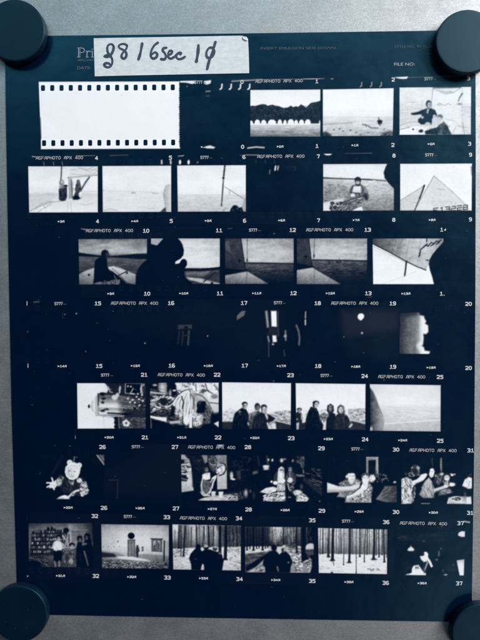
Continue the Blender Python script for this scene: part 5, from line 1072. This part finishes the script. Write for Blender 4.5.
# --- edge lettering: a small stroke alphabet (4 wide, 6 high, y down)
def rnd(p, c=.9):
    """cut the corners of a stroke so that the letter reads as rounded"""
    closed = p[0] == p[-1]
    q = p[:-1] if closed else p
    n = len(q); out = []
    for i in range(n):
        if not closed and i in (0, n - 1): out.append(q[i]); continue
        a, b_, d = np.array(q[i - 1], float), np.array(q[i], float), np.array(q[(i + 1) % n], float)
        for e in (a, d):
            L = np.linalg.norm(e - b_); out.append(tuple(b_ + (e - b_) / L * min(c, L * .45)))
    if closed: out.append(out[0])
    return out
_O = [(0, 0), (4, 0), (4, 6), (0, 6), (0, 0)]
GL = {'A': [[(0, 6), (1.7, 0), (4, 0), (4, 6)], [(.8, 3.6), (4, 3.6)]], 'G': [rnd([(4, 0), (0, 0), (0, 6), (4, 6), (4, 3.2), (2.2, 3.2)])],
      'F': [[(4, 0), (.4, 0), (0, 6)], [(.2, 3), (3.2, 3)]], 'P': [rnd([(0, 6), (0, 0), (4, 0), (4, 3.4), (0, 3.4)])], 'H': [[(0, 0), (0, 6)], [(4, 0), (4, 6)], [(0, 3), (4, 3)]],
      'O': [rnd(_O, 1.3)], 'T': [[(0, 0), (4, 0)], [(2, 0), (2, 6)]], 'X': [[(0, 0), (4, 6)], [(4, 0), (0, 6)]],
      '0': [rnd(_O, 1.5)], '1': [[(.8, 1.2), (2.2, 0), (2.2, 6)], [(.3, 6), (4, 6)]], '2': [rnd([(0, .9), (0, 0), (4, 0), (4, 2.8), (0, 5.2), (0, 6), (4, 6)], .8)],
      '3': [rnd([(0, 0), (4, 0), (4, 2.9), (1.4, 2.9)], .9), rnd([(1.4, 2.9), (4, 2.9), (4, 6), (0, 6)], .9)], '4': [[(3, 6), (3, 0), (0, 4.2), (4.2, 4.2)]], '5': [rnd([(4, 0), (0, 0), (0, 2.5), (4, 2.5), (4, 6), (0, 6)])],
      '6': [rnd([(3.6, 0), (0, 0), (0, 6), (4, 6), (4, 2.8), (0, 2.8)], 1.1)], '7': [[(0, 0), (4, 0), (1.8, 6)]], '8': [rnd([(.2, 0), (3.8, 0), (3.8, 2.9), (.2, 2.9), (.2, 0)], 1.0), rnd([(0, 2.9), (4, 2.9), (4, 6), (0, 6), (0, 2.9)], 1.1)],
      '9': [rnd([(4, 3.2), (0, 3.2), (0, 0), (4, 0), (4, 6), (.4, 6)], 1.1)], 'S': [rnd([(4, 0), (0, 0), (0, 2.8), (4, 2.8), (4, 6), (0, 6)])], '-': [[(0, 5), (4, 5)]], '.': [[(1, 5.4), (1, 6)]],
      '<': [[(3, 2), (1, 4), (3, 4)]], '|': [[(2, -1), (2, 6)]], ' ': []}
def lettering(name, s, x, y, cw, ch, pitch, w, mat, parent, ang=0.0, anchor='c'):
    n = len(s)
    tw = (n - 1) * pitch + cw
    ox = x - tw / 2 if anchor == 'c' else x
    V, F = [], []
    zi = 0
    for i, c in enumerate(s):
        if c == '>':                      # the little filled arrow head
            bx = ox + i * pitch
            P = plane([bx, bx + cw * 1.25, bx], [y - ch * .5, y, y + ch * .5], Z_INK)
            k = len(V); V += list(P); F.append((k + 2, k + 1, k)); continue
        for st in GL[c]:
            pts = [(ox + i * pitch + px / 4 * cw, y - ch / 2 + py / 6 * ch + (ox + i * pitch + px / 4 * cw - x) * ang) for px, py in st]
            v, f = ribbon(pts, w, Z_INK + zi * 2e-6); zi += 1
            k = len(V); V += v; F += [tuple(k + q for q in ff) for ff in f]
    return mesh_obj(name, V, F, mat, parent)

NUM_TOP = {1: [('0', 242, 81.9), ('1', 316.8, 81.3), ('2', 393.2, 79.6), ('3', 468.6, 78.4)],
    2: [('4', 96.5, 158), ('5', 170.4, 157.6), ('6', 244, 157), ('7', 318.3, 156.4), ('8', 394, 155.6), ('9', 470.5, 154.7)],
    3: [('10', 146, 230.8), ('11', 219, 230.4), ('12', 292.6, 230.0), ('13', 367.6, 229.8), ('1<', 443.4, 229.6)],
    4: [('|', 27, 303.6), ('15', 97.8, 303.4), ('16', 171, 303.1), ('17', 244, 303), ('18', 317.6, 303.2), ('19', 392.7, 303.4), ('20', 468.6, 303.9)],
    5: [('21', 144.2, 374.8), ('22', 217.1, 374.8), ('23', 290.5, 375.2), ('24', 364.7, 376.1), ('25', 440, 377)],
    6: [('26', 102.5, 447), ('27', 175, 447), ('28', 247.9, 447.1), ('29', 321.4, 448.3), ('30', 396, 449.6), ('31', 470.6, 450.4)],
    7: [('32', 94.8, 516.1), ('33', 166.8, 517.2), ('34', 239, 518.4), ('35', 312.2, 520.3), ('36', 386.2, 522.1), ('37', 460.6, 523.2)]}
NUM_BOT = {1: [('0', 242.6, 146.8), ('1', 317, 146.0), ('2', 392.9, 145.0), ('3', 469.6, 143.8)],
    2: [('4', 97.5, 221.3), ('5', 171.2, 221), ('6', 244.6, 220.7), ('7', 318.5, 220.4), ('8', 393.8, 219.8), ('9', 470.4, 219.4)],
    3: [('10', 147, 293.7), ('11', 219.9, 293.4), ('12', 293.3, 293.2), ('13', 368.2, 293.3), ('1.', 443, 293.7)],
    4: [('|', 28, 366), ('15', 99, 366), ('16', 171.7, 365.6), ('17', 244.7, 365.6), ('18', 318, 366), ('19', 392.9, 366.8), ('20', 468.6, 368)],
    5: [('21', 145, 437.4), ('22', 218, 437.5), ('23', 291.2, 438.2), ('24', 365.2, 439.4), ('25', 440.2, 440.8)],
    6: [('26', 104, 507.9), ('27', 176, 508.5), ('28', 248.6, 509.5), ('29', 321.9, 510.8), ('30', 396, 512), ('31', 470.2, 512.9)],
    7: [('32', 95.8, 576), ('33', 167.4, 577.6), ('34', 239.5, 579.1), ('35', 312.2, 581), ('36', 385.7, 582.9), ('37', 459.3, 583.4)]}
ARROW = {1: [('>-', 203, 147), ('>0A', 280, 146.6), ('>1A', 354.8, 145.3), ('>2A', 431, 144)],
    2: [('>3A', 61, 221.5), ('>4A', 134.6, 221.2), ('>5A', 208, 220.8), ('>6A', 281.5, 220.4), ('>7A', 356, 220.1), ('>8A', 432, 219.9)],
    3: [('>9A', 110.6, 293.7), ('>10A', 183.6, 293.4), ('>11A', 256.6, 293.3), ('>12A', 330.2, 293.3), ('>13A', 405.8, 293.6)],
    4: [('>14A', 62, 366.2), ('>15A', 135.2, 365.8), ('>16A', 208.2, 365.8), ('>17A', 281.2, 366), ('>18A', 355.6, 366.6), ('>19A', 431, 367.6)],
    5: [('>20A', 109, 437.4), ('>21A', 181.6, 437.5), ('>22A', 254.7, 437.9), ('>23A', 328.2, 439), ('>24A', 402.6, 440.3)],
    6: [('>25A', 68, 507.6), ('>26A', 140, 508.2), ('>27A', 212.2, 509), ('>28A', 285, 510.1), ('>29A', 359, 511.6), ('>30A', 433.2, 512.6)],
    7: [('>31A', 60.4, 575.8), ('>32A', 131.6, 576.9), ('>33A', 203.4, 578.3), ('>34A', 275.6, 580), ('>35A', 348.8, 582), ('>36A', 422, 583.2)]}
STOCK = {1: [(255.6, 81.4)], 2: [(36, 158), (257.4, 156.5)], 3: [(86, 230.7), (306.2, 229.9)], 4: [(111, 303.2), (331.2, 303.2)], 5: [(157.8, 374.7), (378.2, 376.6)], 6: [(188.2, 447), (409.6, 450.1)], 7: [(180, 517.9), (400, 523.0)]}
CODE = {1: [(200.4, 82.2), (430.6, 78.7)], 2: [(206.6, 157.4), (431.4, 154.9)], 3: [(255.2, 230.1)], 4: [(60.6, 303.6), (280, 302.8)], 5: [(107.2, 375.1), (326.8, 375.5)], 6: [(138, 446.8), (357.6, 449)], 7: [(130, 516.6), (348.2, 521.2)]}
SLOPE = {1: -.016, 2: -.008, 3: -.004, 4: .0, 5: .008, 6: .012, 7: .018}
for r in range(1, 8):
    e, a = STRIPS[r], SLOPE[r]
    for s, x, y in NUM_TOP[r] + NUM_BOT[r]:
        w = .55 if '|' in s else .74
        lettering('frame_number', s, x, y, 2.35, 3.2, 3.4, w, M_LETTER, e, a)
    for s, x, y in ARROW[r]:
        lettering('frame_arrow', s, x, y, 1.65, 1.75, 2.3, .5, M_LETTER, e, a)
    for x, y in STOCK[r]:
        lettering('film_name', 'AGFAPHOTO APX 400', x, y, 2.0, 2.7, 2.80, .46, M_DIM, e, a, 'l')
    for x, y in CODE[r]:
        lettering('film_code', 'S777', x - 2.1, y, 1.55, 2.5, 2.05, .58, M_DIM, e, a)
        lettering('film_code', '--', x + 4.3, y - .1, 1.0, 2.0, 1.5, .45, M_FAINT, e, a)

# --- the heading of the film sleeve, printed through on to the paper
def type_line(name, s, x, y, h, w, mat, spacing=1.0, slope=0.0):
    """one line in the built-in sans, left end at x, baseline at y, capital height h, total width w (photograph pixels)"""
    cu = bpy.data.curves.new('type', 'FONT')
    cu.body = s; cu.size = 1.0; cu.space_character = spacing; cu.resolution_u = 3
    o = bpy.data.objects.new('type', cu); COL.objects.link(o)
    me = bpy.data.meshes.new_from_object(o.evaluated_get(bpy.context.evaluated_depsgraph_get()))
    bpy.data.objects.remove(o); bpy.data.curves.remove(cu)
    co = np.array([v.co[:] for v in me.vertices])
    fs = [tuple(p.vertices) for p in me.polygons]
    bpy.data.meshes.remove(me)
    co[:, 0] -= co[:, 0].min()
    X = x + co[:, 0] * w / co[:, 0].max(); Y = y - co[:, 1] * h / 0.69 + slope * (X - x)
    P = plane(X, Y, Z_INK)
    a = np.cross(P[fs[0][1]] - P[fs[0][0]], P[fs[0][2]] - P[fs[0][0]])[2]
    return mesh_obj(name, P, fs if a > 0 else [f[::-1] for f in fs], mat, SHEET)

def heading():
    zz = Z_INK
    V, F = [], []
    def seg(pts, w):
        nonlocal V, F
        v, f = ribbon(pts, w, zz + len(F) * 1e-6); k = len(V); V += v; F += [tuple(k + q for q in ff) for ff in f]
    # seriffed P, r, i in outline strokes
    seg([(78.6, 48.0), (78.6, 57.0)], .75); seg([(77.4, 47.9), (82.0, 47.9)], .5); seg([(77.2, 57.1), (80.2, 57.1)], .5); seg([(80.0, 48.0), (80.0, 57.0)], .35)
    seg([(81.6, 47.9), (83.8, 48.6), (84.5, 50.2), (83.8, 51.9), (81.4, 52.6), (79.6, 52.6)], .6)
    seg([(87.0, 51.2), (87.0, 57.0)], .75); seg([(85.8, 51.1), (87.2, 51.0)], .45); seg([(85.9, 57.1), (88.6, 57.1)], .5); seg([(87.2, 52.4), (88.4, 51.2), (89.8, 51.0), (90.3, 51.8)], .7)
    seg([(92.3, 51.4), (92.3, 57.0)], .75); seg([(91.3, 51.2), (92.5, 51.1)], .45); seg([(91.2, 57.1), (93.5, 57.1)], .5); seg([(92.0, 49.2), (92.6, 49.2)], .8)
    o = mesh_obj('sleeve_heading', V, F, mat_paper('paper_heading', tone(np.array(150.0))), SHEET)
    type_line('sleeve_lettering', 'ARCHIV', 77.6, 61.0, 2.0, 16.0, M_FAINT)
    type_line('sleeve_lettering', 'DATE:', 77.4, 69.2, 2.8, 13.4, M_FAINT)
    type_line('sleeve_lettering', 'INSERT EMULSION SIDE DOWN', 260.6, 49.6, 2.5, 74.5, M_FAINT2, 1.0, -.006)
    type_line('sleeve_lettering', 'STYLE NO. 35-7B ONLY', 394.4, 47.8, 2.4, 46.0, M_FAINT2, 1.0, -.006)
    type_line('sleeve_lettering', 'FILE NO:', 394.2, 65.6, 2.9, 20.5, mat_paper('paper_file_lettering', tone(np.array(165.0))), 1.0, -.004)
M_FAINT2 = mat_paper('paper_ghost_lettering', tone(np.array(84.0)))
heading()

# fine scratches and dust that caught on the sleeve
def sleeve_scratches():
    V, F = [], []
    r = random.Random(3)
    for i in range(26):
        x, y = r.gauss(428, 6), r.gauss(52, 6)
        L, a = r.uniform(.8, 3), r.uniform(-.2, .5)
        v, f = ribbon([(x, y), (x + L * .5, y + a * L * .5 + r.uniform(-.3, .3)), (x + L, y + a * L)], r.uniform(.08, .2), Z_INK + i * 2e-6)
        k = len(V); V += v; F += [tuple(k + q for q in ff) for ff in f]
    for i in range(120):
        x, y = r.uniform(24, 468), r.uniform(42, 606)
        v, f = ribbon([(x, y), (x + r.choice((.2, .3, .4, 1.4)) * r.uniform(.6, 1.2), y + r.uniform(-.3, .3))], r.uniform(.14, .36), Z_INK + (26 + i) * 2e-6)
        k = len(V); V += v; F += [tuple(k + q for q in ff) for ff in f]
    o = mesh_obj('dust_marks', V, F, M_FAINT, SHEET)
    o['kind'] = 'stuff'
sleeve_scratches()

# ------------------------------------------------------------------ the paper label with handwriting
def build_label():
    t = thing('paper_label', 'off-white paper label handwritten in dark marker at the top of the sheet', 'label')
    zt = Z_PAPER + 0.00026
    pts = [(93.7, 38.2), (120, 37.7), (160, 37.1), (200, 36.4), (236, 35.7), (242.5, 35.7), (244.2, 37.6), (248.0, 39.4), (248.6, 50), (249.0, 62), (249.2, 73.1), (210, 73.8), (160, 74.8), (120, 75.6), (94.8, 76.3), (94.2, 56)]
    top = plane([p[0] for p in pts], [p[1] for p in pts], zt)
    bot = top.copy(); bot[:, 2] = Z_PAPER + 0.00002
    n = len(pts)
    f = [tuple(range(n - 1, -1, -1)), tuple(range(n, 2 * n))] + [(i, (i + 1) % n, n + (i + 1) % n, n + i) for i in range(n)]
    mesh_obj('label_sheet', list(top) + list(bot), f, M_LABEL, t)
    # dog-eared corner: a small curled flap
    fl = [(241.8, 35.9, .0), (246.6, 36.8, .9), (248.3, 39.8, .4), (246.6, 40.6, 1.3), (243.4, 38.6, 1.5)]
    P = np.array([plane(x, y, zt + .00004 + h * .0003) for x, y, h in fl])
    mesh_obj('folded_corner', P, [(4, 3, 2, 1, 0)], M_LABEL, t)
    def smooth(p, k=7):
        p = [p[0]] + list(p) + [p[-1]]
        out = []
        for i in range(1, len(p) - 2):
            a, b, c, d = (np.array(q, float) for q in p[i - 1:i + 3])
            for j in range(k):
                s = j / k
                out.append(.5 * ((2 * b) + (-a + c) * s + (2 * a - 5 * b + 4 * c - d) * s * s + (-a + 3 * b - 3 * c + d) * s ** 3))
        out.append(np.array(p[-2], float))
        return np.array(out)
    zi = [0]
    def stroke(p, w, ox, oy, k):
        q = smooth([(ox + x / k, oy + y / k) for x, y in p])
        d = np.gradient(q, axis=0); d /= np.linalg.norm(d, axis=1)[:, None] + 1e-9
        nrm = np.stack([-d[:, 1], d[:, 0]], 1)
        m = len(q); s = np.linspace(0, 1, m)
        ww = w / 2 * (0.92 + .14 * np.sin(s * 9 + w * 5 + p[0][0]))
        L = list(q + nrm * ww[:, None]); Rr = list(q - nrm * ww[:, None])
        V = L + Rr
        F = [(i, i + 1, m + i + 1, m + i) for i in range(m - 1)]
        for end, sg in ((0, -1), (m - 1, 1)):           # round ends
            c = q[end]; a0 = math.atan2(nrm[end][1], nrm[end][0])
            k0 = len(V)
            for j in range(9):
                a = a0 - sg * j * math.pi / 8
                V.append(c + ww[end] * np.array([math.cos(a), math.sin(a)]))
            F.append(tuple(range(k0, k0 + 9)))
        # small height steps keep a line that crosses itself from lying in one plane
        hz = list(np.linspace(0, .00003, m)) * 2 + [0.0] * 9 + [.00003] * 9
        zi[0] += 1
        P = np.array([plane(v[0], v[1], zt + .00003 + zi[0] * 8e-6 + h) for v, h in zip(V, hz)])
        F2 = []
        for f_ in F:
            n_ = np.cross(P[f_[1]] - P[f_[0]], P[f_[2]] - P[f_[0]])[2]
            F2.append(f_ if n_ > 0 else f_[::-1])
        return P, F2
    def word(strokes):
        V, F = [], []
        for st in strokes:
            P, f_ = stroke(*st)
            k = len(V); V += list(P); F += [tuple(k + i for i in g) for g in f_]
        o = mesh_obj('handwriting', V, F, M_MARKER, t)
        return o
    A = (70, 30, 6); B = (140, 30, 4)
    word([([(240, 158), (226, 130), (224, 104), (234, 88), (252, 86), (262, 102), (256, 130), (240, 154), (220, 162), (208, 158)], 2.6, *A),
          ([(208, 158), (228, 150), (244, 158), (254, 180), (251, 206), (238, 222), (218, 222), (206, 210), (213, 200), (232, 200), (242, 210)], 2.6, *A)])
    word([([(342, 94), (328, 84), (304, 86), (292, 97), (300, 110), (320, 119), (336, 134), (338, 156), (326, 171), (312, 166), (310, 150), (322, 130), (338, 112), (343, 96)], 2.5, *A)])
    word([([(433, 82), (428, 112), (420, 148), (411, 176)], 2.8, *A)])
    word([([(71, 51), (57, 62), (46, 82), (43, 103), (52, 114), (65, 109), (69, 97), (60, 89), (47, 98)], 2.6, *B),
          ([(106, 71), (95, 73), (91, 82), (99, 92), (104, 106), (98, 117), (85, 116)], 2.6, *B),
          ([(113, 101), (125, 95), (128, 85), (119, 83), (113, 94), (114, 109), (125, 114), (138, 107)], 2.4, *B),
          ([(138, 107), (146, 98), (158, 90), (166, 92), (162, 97)], 2.2, *B),
          ([(158, 91), (148, 97), (146, 108), (154, 116), (168, 114), (180, 107)], 2.4, *B)])
    word([([(234, 61), (232, 92), (226, 125)], 3.1, *B)])
    word([([(291, 71), (278, 71), (267, 86), (267, 105), (278, 112), (291, 103), (298, 86), (292, 71)], 2.6, *B), ([(302, 48), (292, 82), (278, 120), (269, 156)], 2.6, *B)])
build_label()

# ------------------------------------------------------------------ the four round magnets
def lathe(prof, seg=72):
    V, F = [], []
    for r, z in prof:
        for k in range(seg):
            a = 2 * math.pi * k / seg
            V.append((r * math.cos(a), r * math.sin(a), z))
    for i in range(len(prof) - 1):
        for k in range(seg):
            j = (k + 1) % seg
            F.append((i * seg + k, i * seg + j, (i + 1) * seg + j, (i + 1) * seg + k))
    return V, F
MAG_H = 0.0050
def build_magnet(px, py, r_px, label):
    z0 = 0.00036
    top = plane(px, py, z0 + MAG_H)
    t = thing('round_magnet', label, 'magnet', 'round magnets at the corners of the sheet', (float(top[0]), float(top[1]), z0))
    R_ = r_px * (CP[2] - z0 - MAG_H) / FPX
    H = MAG_H
    prof = [(R_ * .90, .0007), (R_ * .985, .0007), (R_, .0011)]
    prof += [(R_, H * .5), (R_, H - .0006)]
    for k in range(1, 6):
        a = math.radians(18 * k)
        prof.append((R_ - .0006 * (1 - math.cos(a)), H - .0006 + .0006 * math.sin(a)))
    prof += [(R_ * .9, H + .00002), (R_ * .5, H + .00005), (.0006, H + .00006), (.00001, H + .00006)]
    V, F = lathe(prof)
    mesh_obj('plastic_cap', V, F, M_MAGNET, t, True)
    V, F = lathe([(.00001, 0), (R_ * .93, 0), (R_ * .95, .0002), (R_ * .95, .0009), (.00001, .0009)])
    mesh_obj('magnet_core', V, F, M_MAGNET, t, True)
    return t
build_magnet(14.2, 30.2, 30.4, 'dark teal round magnet at the top left corner, beside the handwritten label')
build_magnet(467.4, 41.2, 30.4, 'grey-blue sheen-lit round magnet at the top right corner, above the sailing picture')
build_magnet(18.6, 614.4, 29.6, 'almost black round magnet at the bottom left corner, below the bookshelf picture')
build_magnet(482.0, 634.0, 30.2, 'dark round magnet at the bottom right corner, mostly cut off by the picture edge')
